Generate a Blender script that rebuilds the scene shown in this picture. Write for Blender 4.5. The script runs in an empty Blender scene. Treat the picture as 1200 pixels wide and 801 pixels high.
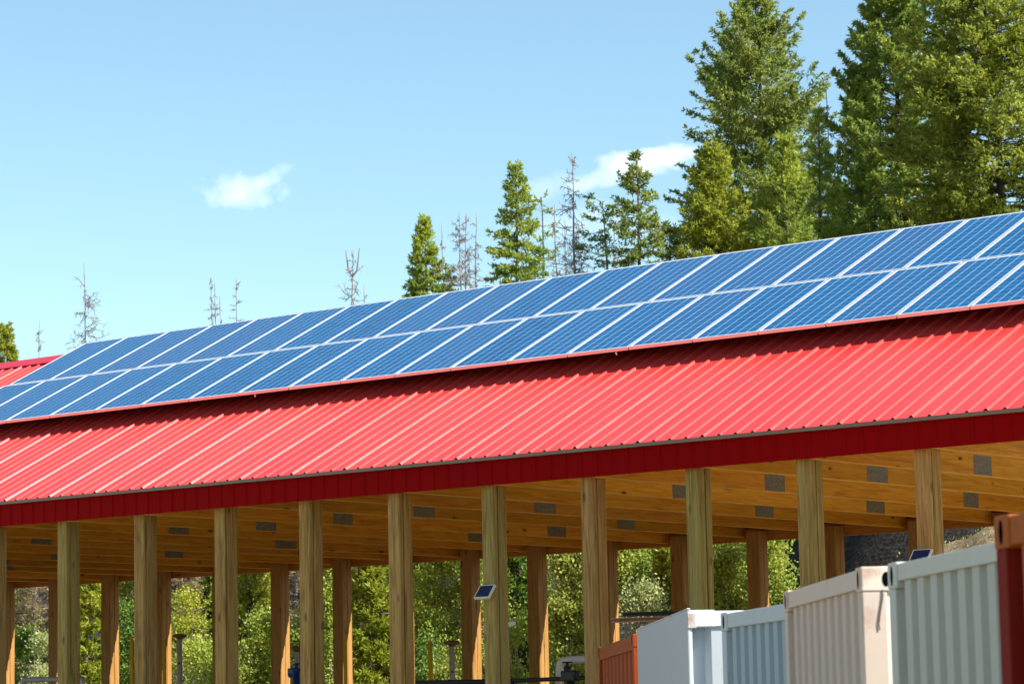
import bpy, math, random
import numpy as np
from mathutils import Matrix, Vector, Quaternion
C = bpy.context.scene.collection
scene = bpy.context.scene
random.seed(7)
PI = math.pi

# ---------------------------------------------------------------- camera geometry (metres, ground z = 0)
HC = 1.9
F, PITCH, ROLL, PSI = 3353.95, 0.1282, -0.0202, 0.6788      # focal length in photo pixels (1200 wide) and angles
FW = np.array([-math.sin(PSI)*math.cos(PITCH), math.cos(PSI)*math.cos(PITCH), math.sin(PITCH)])
RT = np.array([math.cos(PSI), math.sin(PSI), 0.0])
UP = np.cross(RT, FW)
RR = math.cos(ROLL)*RT + math.sin(ROLL)*UP
UU = -math.sin(ROLL)*RT + math.cos(ROLL)*UP
CAM = np.array([0, 0, HC])
def ray(px, py): return FW + RR*((px-600)/F) + UU*((400.5-py)/F)
def at_depth(px, py, d): return CAM + ray(px, py)*d
def at_z(px, py, z):
    r = ray(px, py); return CAM + r*((z-HC)/r[2])
def at_Y(px, py, Y):
    r = ray(px, py); return CAM + r*(Y/r[1])
def at_X(px, py, X):
    r = ray(px, py); return CAM + r*(X/r[0])

# building numbers
D = 26.755; S = 1.52; X0 = -29.7155; WF, WD = 0.19, 0.261
ZF = 2.7065+HC; ZFT = 3.011+HC; ZE = 3.0523+HC; YE = D-0.2
A = 0.4595; TA = math.tan(A); CA, SA = math.cos(A), math.sin(A)
W = 11.671; PF = -41.4197; WFAR = 0.255
XL, XR = -47.0, -13.55
YR = D + (W+WFAR)/2
def roof_z(y): return ZE + (y-YE)*TA if y <= YR else ZE + (2*YR-y-YE)*TA

# ---------------------------------------------------------------- tagging
def tag(o, label=None, cat=None, group=None, kind=None):
    if label: o['label'] = label
    if cat: o['category'] = cat
    if group: o['group'] = group
    if kind: o['kind'] = kind
    return o
def empty(name, loc, label=None, cat=None, group=None, rz=0.0):
    o = bpy.data.objects.new(name, None); C.objects.link(o)
    o.location = loc; o.rotation_euler = (0, 0, rz); o.empty_display_size = .3
    return tag(o, label, cat, group)

# ---------------------------------------------------------------- mesh builder
class MB:
    def __init__(s): s.v = []; s.f = []; s.sm = []
    def add(s, vs, fs, smooth=False):
        b = len(s.v); s.v += [tuple(map(float, p)) for p in vs]
        s.f += [tuple(i+b for i in f) for f in fs]; s.sm += [smooth]*len(fs)
        return s
    def box(s, x0, x1, y0, y1, z0, z1):
        return s.add([(x0,y0,z0),(x1,y0,z0),(x1,y1,z0),(x0,y1,z0),(x0,y0,z1),(x1,y0,z1),(x1,y1,z1),(x0,y1,z1)],
              [(0,3,2,1),(4,5,6,7),(0,1,5,4),(1,2,6,5),(2,3,7,6),(3,0,4,7)])
    def obox(s, a, b, w, h, up=(0,0,1)):
        a, b = np.array(a, float), np.array(b, float); d = b-a; d = d/np.linalg.norm(d)
        sd = np.cross(d, up); sd = sd/np.linalg.norm(sd); u = np.cross(sd, d)
        q = []
        for p in (a, b):
            for i, j in ((-1,-1),(1,-1),(1,1),(-1,1)): q.append(p+sd*i*w/2+u*j*h/2)
        return s.add(q, [(3,2,1,0),(4,5,6,7),(0,1,5,4),(1,2,6,5),(2,3,7,6),(3,0,4,7)])
    def prism(s, poly, z0, z1):
        n = len(poly)
        vs = [(x,y,z0) for x,y in poly]+[(x,y,z1) for x,y in poly]
        return s.add(vs, [tuple(range(n))[::-1], tuple(range(n,2*n))]+[(i,(i+1)%n,(i+1)%n+n,i+n) for i in range(n)])
    def tube(s, pts, rad, n=10, cap=True, smooth=True):
        pts = [np.array(p, float) for p in pts]; m = len(pts)
        rad = rad if hasattr(rad, '__len__') else [rad]*m
        vs, prev = [], None
        for i, p in enumerate(pts):
            t = pts[min(i+1,m-1)]-pts[max(i-1,0)]; t = t/(np.linalg.norm(t)+1e-12)
            if prev is None:
                a = np.array([0,0,1.]) if abs(t[2])<.9 else np.array([1.,0,0])
            else: a = prev
            u = a-t*np.dot(a,t); u = u/(np.linalg.norm(u)+1e-12); prev = u; w = np.cross(t,u)
            for k in range(n):
                g = 2*PI*k/n; vs.append(p+(u*math.cos(g)+w*math.sin(g))*rad[i])
        fs = [(i*n+k, i*n+(k+1)%n, (i+1)*n+(k+1)%n, (i+1)*n+k) for i in range(m-1) for k in range(n)]
        s.add(vs, fs, smooth)
        if cap:
            b = len(s.v)-len(vs)
            s.f += [tuple(b+k for k in range(n))[::-1], tuple(b+(m-1)*n+k for k in range(n))]; s.sm += [False]*2
        return s
    def lathe(s, c, prof, n=16):
        vs = []
        for r, z in prof:
            for k in range(n): vs.append((c[0]+r*math.cos(2*PI*k/n), c[1]+r*math.sin(2*PI*k/n), c[2]+z))
        m = len(prof)
        return s.add(vs, [(i*n+k, i*n+(k+1)%n, (i+1)*n+(k+1)%n, (i+1)*n+k) for i in range(m-1) for k in range(n)], True)
    def build(s, name, mat, parent=None, loc=None, bevel=0):
        me = bpy.data.meshes.new(name); me.from_pydata(s.v, [], s.f); me.materials.append(mat)
        me.polygons.foreach_set('use_smooth', s.sm); me.update()
        o = bpy.data.objects.new(name, me); C.objects.link(o)
        if parent: o.parent = parent
        if loc is not None: o.location = loc
        if bevel:
            m = o.modifiers.new('Bevel', 'BEVEL'); m.width = bevel; m.segments = 2; m.limit_method = 'ANGLE'
        return o
def np_mesh(name, V, Q, mat, parent=None, tone=None, loc=None):
    """V (n,3); Q (m,4) quads"""
    me = bpy.data.meshes.new(name); m = len(Q)
    me.vertices.add(len(V)); me.vertices.foreach_set('co', np.ascontiguousarray(V, np.float32).ravel())
    me.loops.add(4*m); me.loops.foreach_set('vertex_index', np.ascontiguousarray(Q, np.int32).ravel())
    me.polygons.add(m); me.polygons.foreach_set('loop_start', np.arange(0, 4*m, 4, dtype=np.int32))
    me.update(calc_edges=True); me.validate()
    if tone is not None:
        at = me.attributes.new('tone', 'FLOAT', 'FACE'); at.data.foreach_set('value', np.ascontiguousarray(tone, np.float32))
    me.materials.append(mat)
    o = bpy.data.objects.new(name, me); C.objects.link(o)
    if parent: o.parent = parent
    if loc is not None: o.location = loc
    return o

# ---------------------------------------------------------------- materials
class N:
    """tiny node helper"""
    def __init__(s, name, world=False):
        if world:
            s.t = world.node_tree
        else:
            s.m = bpy.data.materials.new(name); s.m.use_nodes = True; s.t = s.m.node_tree
        s.t.nodes.clear()
    def n(s, typ, ins=None, **kw):
        nd = s.t.nodes.new(typ)
        for k, v in kw.items(): setattr(nd, k, v)
        for k, v in (ins or {}).items():
            sk = nd.inputs[k]
            if hasattr(v, 'is_linked') or isinstance(v, bpy.types.NodeSocket): s.t.links.new(v, sk)
            else: sk.default_value = v
        return nd
    def math(s, op, a, b=None, c=None, clamp=False):
        ins = {0: a}
        if b is not None: ins[1] = b
        if c is not None: ins[2] = c
        return s.n('ShaderNodeMath', ins, operation=op, use_clamp=clamp).outputs[0]
    def mix(s, f, a, b, blend='MIX'):
        nd = s.n('ShaderNodeMix', data_type='RGBA', blend_type=blend)
        for i, v in ((0, f), (6, a), (7, b)):
            sk = nd.inputs[i]
            if isinstance(v, bpy.types.NodeSocket): s.t.links.new(v, sk)
            elif i == 0: sk.default_value = v
            else: sk.default_value = tuple(v)+((1,) if len(v) == 3 else ())
        return nd.outputs[2]
    def ramp(s, fac, stops):
        nd = s.n('ShaderNodeValToRGB', {0: fac}); e = nd.color_ramp.elements
        while len(e) < len(stops): e.new(.5)
        for el, (p, c) in zip(e, stops):
            el.position = p; el.color = tuple(c)+(1,) if hasattr(c, '__len__') else (c,c,c,1)
        return nd.outputs[0]
    def noise(s, vec, scale, detail=4, rough=.55, dist=0.):
        return s.n('ShaderNodeTexNoise', {'Vector': vec, 'Scale': scale, 'Detail': detail, 'Roughness': rough, 'Distortion': dist}).outputs[0]
    def coords(s, scale=(1,1,1), rnd=True):
        tc = s.n('ShaderNodeTexCoord').outputs['Object']
        mp = s.n('ShaderNodeMapping', {'Vector': tc, 'Scale': scale})
        if not rnd: return mp.outputs[0]
        oi = s.n('ShaderNodeObjectInfo')
        off = s.n('ShaderNodeVectorMath', {0: oi.outputs['Random'], 1: (137.3, 91.7, 53.1)}, operation='MULTIPLY').outputs[0]
        return s.n('ShaderNodeVectorMath', {0: mp.outputs[0], 1: off}, operation='ADD').outputs[0]
    def bsdf(s, color, rough=.6, metal=0., spec=.5, coat=0., coat_rough=.1, bump=None, bstr=.3, bdist=.01):
        ins = {'Base Color': color if isinstance(color, bpy.types.NodeSocket) else tuple(color)+(1,), 'Roughness': rough, 'Metallic': metal,
               'Specular IOR Level': spec, 'Coat Weight': coat, 'Coat Roughness': coat_rough}
        b = s.n('ShaderNodeBsdfPrincipled', ins)
        if bump is not None:
            bp = s.n('ShaderNodeBump', {'Height': bump, 'Strength': bstr, 'Distance': bdist})
            s.t.links.new(bp.outputs[0], b.inputs['Normal'])
        return b.outputs[0]
    def out(s, sh):
        o = s.n('ShaderNodeOutputMaterial'); s.t.links.new(sh, o.inputs[0]); return s.m

def wood(name, axis, dark, mid, light, gs=1.0, knots=1.0, use_color=False, rough=.75):
    k = N(name)
    sc = [9*gs, 9*gs, 9*gs]; sc[axis] = .55*gs
    v = k.coords(tuple(sc))
    g = k.noise(v, 2.2, 6, .62, 1.2)
    fine_sc = [60*gs]*3; fine_sc[axis] = 1.6
    fine = k.noise(k.coords(tuple(fine_sc)), 1.5, 3, .6)
    base = k.ramp(g, [(.33, dark), (.5, mid), (.68, light)])
    base = k.mix(k.math('MULTIPLY', k.math('SUBTRACT', fine, .35, clamp=True), .9), base, dark)
    broad_sc = [1.2]*3; broad_sc[axis] = .35
    broad = k.noise(k.coords(tuple(broad_sc)), 1.0, 2)
    base = k.mix(k.math('MULTIPLY_ADD', broad, 1.6, -.45, clamp=True), base, k.mix(.5, base, light))
    ks = [7.5]*3; ks[axis] = 3.0
    vo = k.n('ShaderNodeTexVoronoi', {'Vector': k.coords(tuple(ks)), 'Scale': .62}).outputs['Distance']
    kn = k.ramp(vo, [(.07, 1.0), (.15, 0.0)])
    base = k.mix(k.math('MULTIPLY', kn, .85*knots), base, (dark[0]*.30, dark[1]*.22, dark[2]*.2))
    if use_color:
        oi = k.n('ShaderNodeObjectInfo').outputs['Color']
        base = k.mix(1.0, base, oi, 'MULTIPLY')
    return k.out(k.bsdf(base, rough, spec=.25, bump=g, bstr=.25, bdist=.006))

M = {}
M['post'] = wood('weathered_post_timber', 2, (.14,.070,.016), (.30,.180,.055), (.44,.295,.115), use_color=True, knots=.7)
M['far_post'] = wood('fresh_post_timber', 2, (.21,.088,.014), (.33,.165,.040), (.43,.24,.08), knots=.7)
M['truss'] = wood('truss_lumber', 1, (.38,.145,.007), (.62,.265,.014), (.72,.37,.04), knots=1.12, use_color=True)
M['lit_edge'] = wood('bounce_lit_edge_wood', 1, (.46,.23,.035), (.62,.34,.07), (.70,.42,.12), knots=.3)  # paler lumber: bounced light painted on chord undersides and bevelled edges
M['beam'] = wood('beam_lumber', 0, (.30,.10,.010), (.42,.16,.02), (.52,.23,.04), knots=.8)

def paint(name, col, rough=.35, spec=.5, dirt=.12, dirtcol=(.3,.2,.12), coat=0., scale=1.5):
    k = N(name); v = k.coords((1,1,1), rnd=False)
    n1 = k.noise(v, scale, 5, .6)
    c = k.mix(k.math('MULTIPLY', k.ramp(n1, [(.42,0.),(.75,1.)]), dirt), tuple(col), dirtcol)
    n2 = k.noise(v, 14., 4)
    r = k.math('MULTIPLY_ADD', n2, .18, rough-.09)
    return k.out(k.bsdf(c, r, spec=spec, coat=coat))
k = N('red_roof_paint'); tc = k.coords((1,1,1), rnd=False)
sx = k.n('ShaderNodeSeparateXYZ', {0: tc}).outputs[0]
sheet = k.n('ShaderNodeTexWhiteNoise', {'W': k.math('FLOOR', k.math('DIVIDE', sx, .9144))}, noise_dimensions='1D').outputs[0]
c = k.mix(sheet, (.58,.033,.029), (.66,.044,.036))
streak = k.noise(k.coords((5,.35,.35), rnd=False), 1.6, 6, .65)
c = k.mix(k.math('MULTIPLY', k.ramp(streak, [(.50,0.),(.80,1.)]), .22), c, (.50,.13,.10))
blot = k.noise(tc, 1.1, 6, .65)
c = k.mix(k.math('MULTIPLY', k.ramp(blot, [(.55,0.),(.75,1.)]), .16), c, (.40,.03,.03))
rg = k.math('MULTIPLY_ADD', k.noise(tc, 2.3, 5), .16, .23)
M['red_roof'] = k.out(k.bsdf(c, rg, spec=.5, bump=k.noise(tc, 1.7, 2), bstr=.12, bdist=.02))
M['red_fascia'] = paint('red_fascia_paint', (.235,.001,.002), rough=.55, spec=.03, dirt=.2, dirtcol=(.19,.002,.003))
M['red_cap'] = paint('red_ridge_paint', (.50,.02,.04), rough=.4, spec=.4, dirt=.05)
M['bronze'] = paint('bronze_trim', (.16,.115,.07), rough=.4, dirt=.3, dirtcol=(.2,.15,.1))
def simple(name, col, rough=.5, metal=0., spec=.5):
    k = N(name); n1 = k.noise(k.coords(), 9., 4)
    c = k.mix(k.math('MULTIPLY', n1, .35), tuple(col), tuple(x*.6 for x in col))
    return k.out(k.bsdf(c, rough, metal, spec))
M['alu'] = simple('anodised_aluminium', (.84,.85,.86), .36, .75)
M['galv'] = None
k = N('galvanised_plate'); v = k.coords()
n1 = k.noise(v, 30., 2); n2 = k.n('ShaderNodeTexVoronoi', {'Vector': v, 'Scale': 45.}).outputs['Distance']
M['galv'] = k.out(k.bsdf(k.ramp(n1, [(.35,(.17,.15,.105)),(.7,(.26,.235,.18))]), .6, .25, .3, bump=n2, bstr=.3, bdist=.004))
M['deck'] = simple('roof_deck_board', (.33,.19,.08), .8)
M['steel_dark'] = simple('dark_steel', (.025,.024,.026), .5, .2)
M['yellow'] = simple('yellow_pipe_paint', (.60,.34,.02), .5)
M['grey_pipe'] = simple('grey_pipe_paint', (.42,.38,.37), .55)
M['pale_pipe'] = simple('pale_pipe_paint', (.66,.60,.55), .5)
M['cream'] = simple('cream_plastic', (.72,.66,.52), .45)
M['blue'] = simple('blue_valve_paint', (.012,.045,.21), .4)
M['void'] = simple('casting_void', (.004,.004,.004), .9, spec=.0)
M['capred'] = simple('rusty_cap', (.16,.075,.05), .7)
M['white_lens'] = simple('white_lamp_lens', (.75,.72,.66), .3)

# solar glass: cells with pale gaps and busbars under a glossy glass coat
def pv_mat(name, ncx, ncy, w, l):
    k = N(name)
    tc = k.n('ShaderNodeTexCoord').outputs['Object']; sp = k.n('ShaderNodeSeparateXYZ', {0: tc})
    x, y = sp.outputs[0], sp.outputs[1]
    def line(c, n, ext, half):
        t = k.math('FRACT', k.math('ADD', k.math('MULTIPLY', c, n/ext), 200.0))
        dd = k.math('SUBTRACT', .5, k.math('ABSOLUTE', k.math('SUBTRACT', t, .5)))
        return k.math('LESS_THAN', dd, half)
    gx = line(x, ncx, w, .028); gy = line(y, ncy, l, .018)
    bus = line(k.math('ADD', x, w/ncx/4), ncx*2, w, .012)
    vc = k.n('ShaderNodeMapping', {'Vector': tc, 'Scale': (ncx/w, ncy/l, 1)}).outputs[0]
    cid = k.n('ShaderNodeTexWhiteNoise', {0: k.n('ShaderNodeVectorMath', {0: vc}, operation='FLOOR').outputs[0]}, noise_dimensions='3D').outputs[0]
    cr = k.n('ShaderNodeTexVoronoi', {'Vector': tc, 'Scale': 55.}); crn = k.n('ShaderNodeSeparateColor', {0: cr.outputs['Color']}).outputs[0]
    oi = k.n('ShaderNodeObjectInfo').outputs['Random']
    tone = k.math('ADD', k.math('MULTIPLY', cid, .35), k.math('MULTIPLY', crn, .3))
    tone = k.math('ADD', tone, k.math('MULTIPLY', oi, .6), clamp=True)
    cell = k.ramp(tone, [(.1, (.001,.062,.175)), (.5, (.002,.092,.235)), (1., (.016,.084,.215))])
    c = k.mix(k.math('MULTIPLY', bus, .05), cell, (.55,.6,.66))
    c = k.mix(k.math('MULTIPLY', gy, .26), c, (.62,.68,.74))
    c = k.mix(k.math('MULTIPLY', gx, .62), c, (.70,.75,.80))
    edge = k.math('MAXIMUM', k.math('GREATER_THAN', k.math('ABSOLUTE', x), w/2), k.math('GREATER_THAN', k.math('ABSOLUTE', y), l/2))
    c = k.mix(edge, c, (.78,.80,.82))
    return k.out(k.bsdf(c, .4, spec=.05, coat=.34, coat_rough=.14))

# container paint with rust
def cont_paint(name, col, rustamt=.5, rough=.55, rustcol=(.20,.07,.03), fade=.25, spec=.22):
    k = N(name); tc = k.coords((1,1,1))
    n1 = k.noise(tc, 2.1, 8, .68)
    st = k.noise(k.coords((7,7,.5)), 1.2, 6, .65)
    c = k.mix(k.math('MULTIPLY', k.ramp(st, [(.4,0.),(.8,1.)]), fade), tuple(col), tuple(min(1,x*.72+.03) for x in col))
    c = k.mix(k.math('MULTIPLY', k.ramp(n1, [(.66-.16*rustamt,0.),(.76-.10*rustamt,1.)]), min(1,.25+rustamt*.75)), c, rustcol)
    sp = k.noise(tc, 16., 6, .7)
    c = k.mix(k.math('MULTIPLY', k.ramp(sp, [(.66,0.),(.72,1.)]), .6*rustamt+.15), c, rustcol)
    return k.out(k.bsdf(c, rough, spec=spec, bump=k.noise(tc, 5., 3), bstr=.15, bdist=.02))

# foliage
def leaf_mat(name, c0, c1, c2, trans=.42, clump=.7, sp=.25):
    k = N(name)
    tone = k.n('ShaderNodeAttribute', attribute_name='tone').outputs['Fac']
    cl = k.noise(k.coords((1,1,1)), clump, 3)
    f = k.math('ADD', k.math('MULTIPLY', tone, .6), k.math('MULTIPLY_ADD', cl, 1.5, -.55), clamp=True)
    c = k.ramp(f, [(.05, c0), (.5, c1), (.95, c2)])
    b = k.bsdf(c, .5, spec=sp)
    tr = k.n('ShaderNodeBsdfTranslucent', {0: k.mix(.5, c, c2)}).outputs[0]
    ms = k.n('ShaderNodeMixShader', {0: trans, 1: b, 2: tr}).outputs[0]
    return k.out(ms)
L = {
 'fir':    leaf_mat('fir_needles', (0.101,0.165,0.036), (0.218,0.291,0.060), (0.418,0.448,0.093)),
 'pine':   leaf_mat('pine_needles', (0.098,0.183,0.036), (0.218,0.312,0.055), (0.414,0.461,0.090)),
 'olive':  leaf_mat('olive_needles', (0.115,0.171,0.025), (0.260,0.318,0.046), (0.444,0.467,0.065)),
 'spruce': leaf_mat('spruce_needles', (0.101,0.185,0.044), (0.243,0.339,0.051), (0.506,0.533,0.072)),
 'young':  leaf_mat('young_conifer_needles', (0.150,0.209,0.018), (0.300,0.354,0.034), (0.465,0.466,0.059)),
 'aspen':  leaf_mat('aspen_leaves', (0.147,0.213,0.030), (0.295,0.383,0.055), (0.570,0.595,0.117), trans=.4, clump=1.1, sp=.2),
 'dark':   leaf_mat('dark_leaves', (0.056,0.113,0.022), (0.124,0.217,0.035), (0.290,0.386,0.055), trans=.3),
 'willow': leaf_mat('willow_leaves', (0.212,0.247,0.038), (0.340,0.390,0.067), (0.488,0.546,0.133), trans=.4),
 'sage':   leaf_mat('pale_shrub_leaves', (0.216,0.247,0.088), (0.379,0.416,0.156), (0.568,0.585,0.254), trans=.35),
 'dry':    leaf_mat('dry_needles', (0.154,0.115,0.061), (0.267,0.203,0.116), (0.407,0.324,0.203), trans=.2),
}
def bark_mat(name, a, b):
    k = N(name); g = k.noise(k.coords((6,6,1.2)), 2.5, 6, .65)
    return k.out(k.bsdf(k.ramp(g, [(.3, a), (.7, b)]), .85, spec=.2, bump=g, bstr=.5, bdist=.02))
M['bark'] = bark_mat('conifer_bark', (.05,.035,.025), (.15,.11,.08))
M['deadbark'] = bark_mat('grey_dead_bark', (.15,.12,.105), (.33,.28,.25))
M['palebark'] = bark_mat('pale_stem_bark', (.22,.19,.14), (.45,.40,.31))

# ---------------------------------------------------------------- world, sun, camera
SUN = np.array([.715, .168, .675]); SUN = SUN/np.linalg.norm(SUN)
ELEV = math.asin(SUN[2]); AZ = math.atan2(SUN[0], SUN[1])
world = bpy.data.worlds.new('World'); scene.world = world; world.use_nodes = True
k = N('w', world)
sky = k.n('ShaderNodeTexSky', sky_type='NISHITA', sun_disc=False, sun_elevation=ELEV, sun_rotation=AZ, altitude=900., air_density=1.0, dust_density=.6, ozone_density=1.6)
skyc = k.mix(1.0, sky.outputs[0], (1.02, 1.12, 1.0), 'MULTIPLY')
gen = k.n('ShaderNodeTexCoord').outputs['Generated']
def cloud_mask(px, py, wu, wv, soft, scale, thr, tilt=0.):
    c = ray(px, py); c = c/np.linalg.norm(c)
    u = np.cross(c, [0,0,1.]); u = u/np.linalg.norm(u); v = np.cross(u, c)
    u, v = u*math.cos(tilt)+v*math.sin(tilt), -u*math.sin(tilt)+v*math.cos(tilt)
    du = k.n('ShaderNodeVectorMath', {0: gen, 1: tuple(u/(wu/F))}, operation='DOT_PRODUCT').outputs['Value']
    dv = k.n('ShaderNodeVectorMath', {0: gen, 1: tuple(v/(wv/F))}, operation='DOT_PRODUCT').outputs['Value']
    fr = k.n('ShaderNodeVectorMath', {0: gen, 1: tuple(c)}, operation='DOT_PRODUCT').outputs['Value']
    nz = k.noise(k.n('ShaderNodeVectorMath', {0: gen, 1: (scale,)*3}, operation='MULTIPLY').outputs[0], 1.0, 6, .55, .3)
    r2 = k.math('ADD', k.math('MULTIPLY', du, du), k.math('MULTIPLY', dv, dv))
    h = k.math('ADD', k.math('SUBTRACT', 1.0, r2), k.math('MULTIPLY_ADD', nz, 2.6, -1.3))
    m = k.math('MULTIPLY', k.math('DIVIDE', k.math('SUBTRACT', h, thr), soft, clamp=True), k.math('GREATER_THAN', fr, .5))
    return k.math('SMOOTHSTEP', m, 0., 1.) if False else m
clouds = [(280,223,60,24,1.7,110.,.15,.0,.5),(318,206,30,11,1.8,150.,.2,.5,.4),(762,190,66,18,1.6,90.,.1,-.0,.9),(715,204,66,17,1.9,90.,.15,.25,.75),(790,180,40,14,1.6,100.,.1,.1,.85),(640,222,60,22,1.6,60.,.35,.2,.35),(700,262,110,30,1.8,50.,.3,.0,.4)]
col = skyc
for cx_, cy_, wu, wv, so, sc_, th, ti, op in clouds:
    m = cloud_mask(cx_, cy_, wu, wv, so, sc_, th, ti)
    col = k.mix(k.math('MULTIPLY', m, op), col, (9.0, 9.1, 9.4))
bg = k.n('ShaderNodeBackground', {0: col, 1: .093})
k.t.links.new(bg.outputs[0], k.n('ShaderNodeOutputWorld').inputs[0])
sl = bpy.data.lights.new('sun', 'SUN'); sl.energy = 5.0; sl.angle = math.radians(.53); sl.color = (1., .95, .86)
so = bpy.data.objects.new('sun', sl); C.objects.link(so)
so.rotation_euler = Vector(SUN).to_track_quat('Z', 'Y').to_euler(); so.location = (20, 0, 40)

cam = bpy.data.cameras.new('camera'); co = bpy.data.objects.new('camera', cam); C.objects.link(co)
cam.sensor_width = 36; cam.lens = F/1200*36; cam.clip_start = .1; cam.clip_end = 3000
co.matrix_world = Matrix(((RR[0],UU[0],-FW[0],0),(RR[1],UU[1],-FW[1],0),(RR[2],UU[2],-FW[2],HC),(0,0,0,1)))
cam.dof.use_dof = True; cam.dof.focus_distance = 34; cam.dof.aperture_fstop = 6.3
scene.camera = co
vs = scene.view_settings; vs.view_transform = 'Standard'; vs.look = 'None'; vs.exposure = 1.1; vs.gamma = 1; vs.use_curve_mapping = False
scene.cycles.max_bounces = 8; scene.cycles.diffuse_bounces = 5; scene.cycles.transparent_max_bounces = 4
scene.cycles.use_denoising = True; scene.cycles.use_adaptive_sampling = True; scene.cycles.adaptive_threshold = .015
scene.cycles.caustics_reflective = False; scene.cycles.caustics_refractive = False
scene.cycles.sample_clamp_indirect = 6

# ---------------------------------------------------------------- terrain
def hill_h(x, y):
    t = np.clip((y-47.)/42., 0, 1); base = 9.0*t*t*(3-2*t)
    r = np.clip((x+.665*y)/5.+.5, 0, 1)
    base = base + r*7.6*np.clip((y-47.)/13., 0, 1)
    nz = .5*np.sin(x*.31+y*.17)+.4*np.sin(x*.13-y*.37+1.)+.25*np.sin(x*.71+2*np.cos(y*.4))
    return base + nz*np.clip((y-48)/12., 0, 1)
k = N('packed_dirt'); tc = k.coords((1,1,1), rnd=False)
g1 = k.noise(tc, .25, 6); g2 = k.noise(tc, 9., 5)
c = k.ramp(g1, [(.3,(.24,.19,.12)),(.7,(.36,.29,.20))]); c = k.mix(k.math('MULTIPLY', g2, .4), c, (.25,.2,.13))
M['dirt'] = k.out(k.bsdf(c, .9, spec=.15, bump=g2, bstr=.4, bdist=.03))
k = N('shale_slope'); tc = k.coords((1,1,1), rnd=False)
g1 = k.noise(tc, .5, 8, .7); g2 = k.noise(tc, 5., 9, .8); g3 = k.n('ShaderNodeTexVoronoi', {'Vector': tc, 'Scale': 9.}).outputs['Distance']
c = k.ramp(g2, [(.35,(.016,.013,.011)),(.55,(.045,.037,.031)),(.72,(.14,.115,.09))])
c = k.mix(k.ramp(g1, [(.52,0.),(.66,1.)]), c, (.075,.062,.036))
M['shale'] = k.out(k.bsdf(c, .95, spec=.1, bump=k.math('ADD', g2, g3), bstr=.8, bdist=.10))
gm = MB().add([(-2500,-2500,0),(2500,-2500,0),(2500,2500,0),(-2500,2500,0)], [(0,1,2,3)])
tag(gm.build('ground', M['dirt']), kind='structure')
nx, ny = 150, 90
xs = np.linspace(-170, 60, nx); ys = np.linspace(46.5, 170, ny); XX, YY = np.meshgrid(xs, ys)
ZZ = hill_h(XX, YY)-.05+np.random.RandomState(3).normal(0, .07, XX.shape)*np.clip((YY-48)/4, 0, 1)
V = np.stack([XX, YY, ZZ], -1).reshape(-1, 3)
ii = (np.arange(ny-1)[:,None]*nx+np.arange(nx-1)[None,:]).ravel()
Q = np.stack([ii, ii+1, ii+nx+1, ii+nx], 1)
ho = np_mesh('hillside', V, Q, M['shale']); tag(ho, kind='structure')
ho.data.polygons.foreach_set('use_smooth', np.ones(len(Q), bool))

# ---------------------------------------------------------------- the barn
barn = empty('pole_barn', (X0, D, 0), 'long open sided timber pole barn with ribbed red metal roof and red fascia', 'barn')
BX, BY = X0, D                                   # parts are built in world coordinates then offset by the barn's base
def part(mb, name, mat, parent=barn, bevel=0):
    off = np.array([BX, BY, 0.])
    mb.v = [tuple(np.array(p)-off) for p in mb.v]
    return mb.build(name, mat, parent, None, bevel)

# ribbed metal sheets: profile (offset along X, height), pitch 9 inch, every fourth rib is a sheet overlap
RIB = .2286
def rib_profile(x0, x1, hs=1.0, overlap=True):
    pr = []; n = int((x1-x0)/RIB)
    for i in range(n):
        x = x0+i*RIB; ov = overlap and i % 4 == 0
        h = (.026 if ov else .0195)*hs
        wb, wt = (.030, .014) if ov else (.0270, .0115)
        pr += [(x-wb, 0), (x-wt, h), (x+wt, h), (x+wb, 0)]
        if ov: pr += [(x+wb+.012, .0), (x+.105, .0)]
        else: pr += [(x+.105, 0.0)]
    return pr
def ribbed_slope(mb, pr, y0, y1, flip):
    """sheet laid up the slope from y0 to y1 (front when flip is False)"""
    nrm = (0, -SA, CA) if not flip else (0, SA, CA)
    rows = []
    for j in range(2):
        y = (y0, y1)[j]; z = roof_z(y)
        rows.append([(x, y+nrm[1]*h, z+nrm[2]*h) for x, h in pr])
    n = len(pr); vs = rows[0]+rows[1]
    fs = [(i, i+1, n+i+1, n+i) if not flip else (i, n+i, n+i+1, i+1) for i in range(n-1)]
    mb.add(vs, fs)
pr = rib_profile(XL, XR)
YEF = 2*YR-YE
mb = MB(); ribbed_slope(mb, pr, YE-.02, YR, False); ribbed_slope(mb, pr, YEF+.02, YR, True)
roof = part(mb, 'roof', M['red_roof'])
mb = MB()
for a_, b_ in ((YE+.03, YR), (YEF-.03, YR)):
    z0, z1 = roof_z(a_)-.004, roof_z(b_)-.004; t = .03
    mb.add([(XL,a_,z0-t),(XR,a_,z0-t),(XR,b_,z1-t),(XL,b_,z1-t),(XL,a_,z0-.003),(XR,a_,z0-.003),(XR,b_,z1-.003),(XL,b_,z1-.003)],
           [(0,3,2,1),(4,5,6,7),(0,1,5,4),(1,2,6,5),(2,3,7,6),(3,0,4,7)])
part(mb, 'roof_deck', M['deck'])
# ridge cap: two folded flanges
mb = MB(); zr = roof_z(YR)
fl = .30; th = .004
cap = [(-fl*CA, -fl*SA+.030), (-fl*CA+.02, -fl*SA+.048), (-.05, .026), (0, .052), (.05, .026), (fl*CA-.02, -fl*SA+.048), (fl*CA, -fl*SA+.030)]
n = len(cap)
vs_ = [(x, YR+y, zr+z) for x in (XL-.05, XR+.05) for y, z in cap]
mb.add(vs_, [(i, n+i, n+i+1, i+1) for i in range(n-1)])
part(mb, 'ridge_cap', M['red_cap'], roof)
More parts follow.
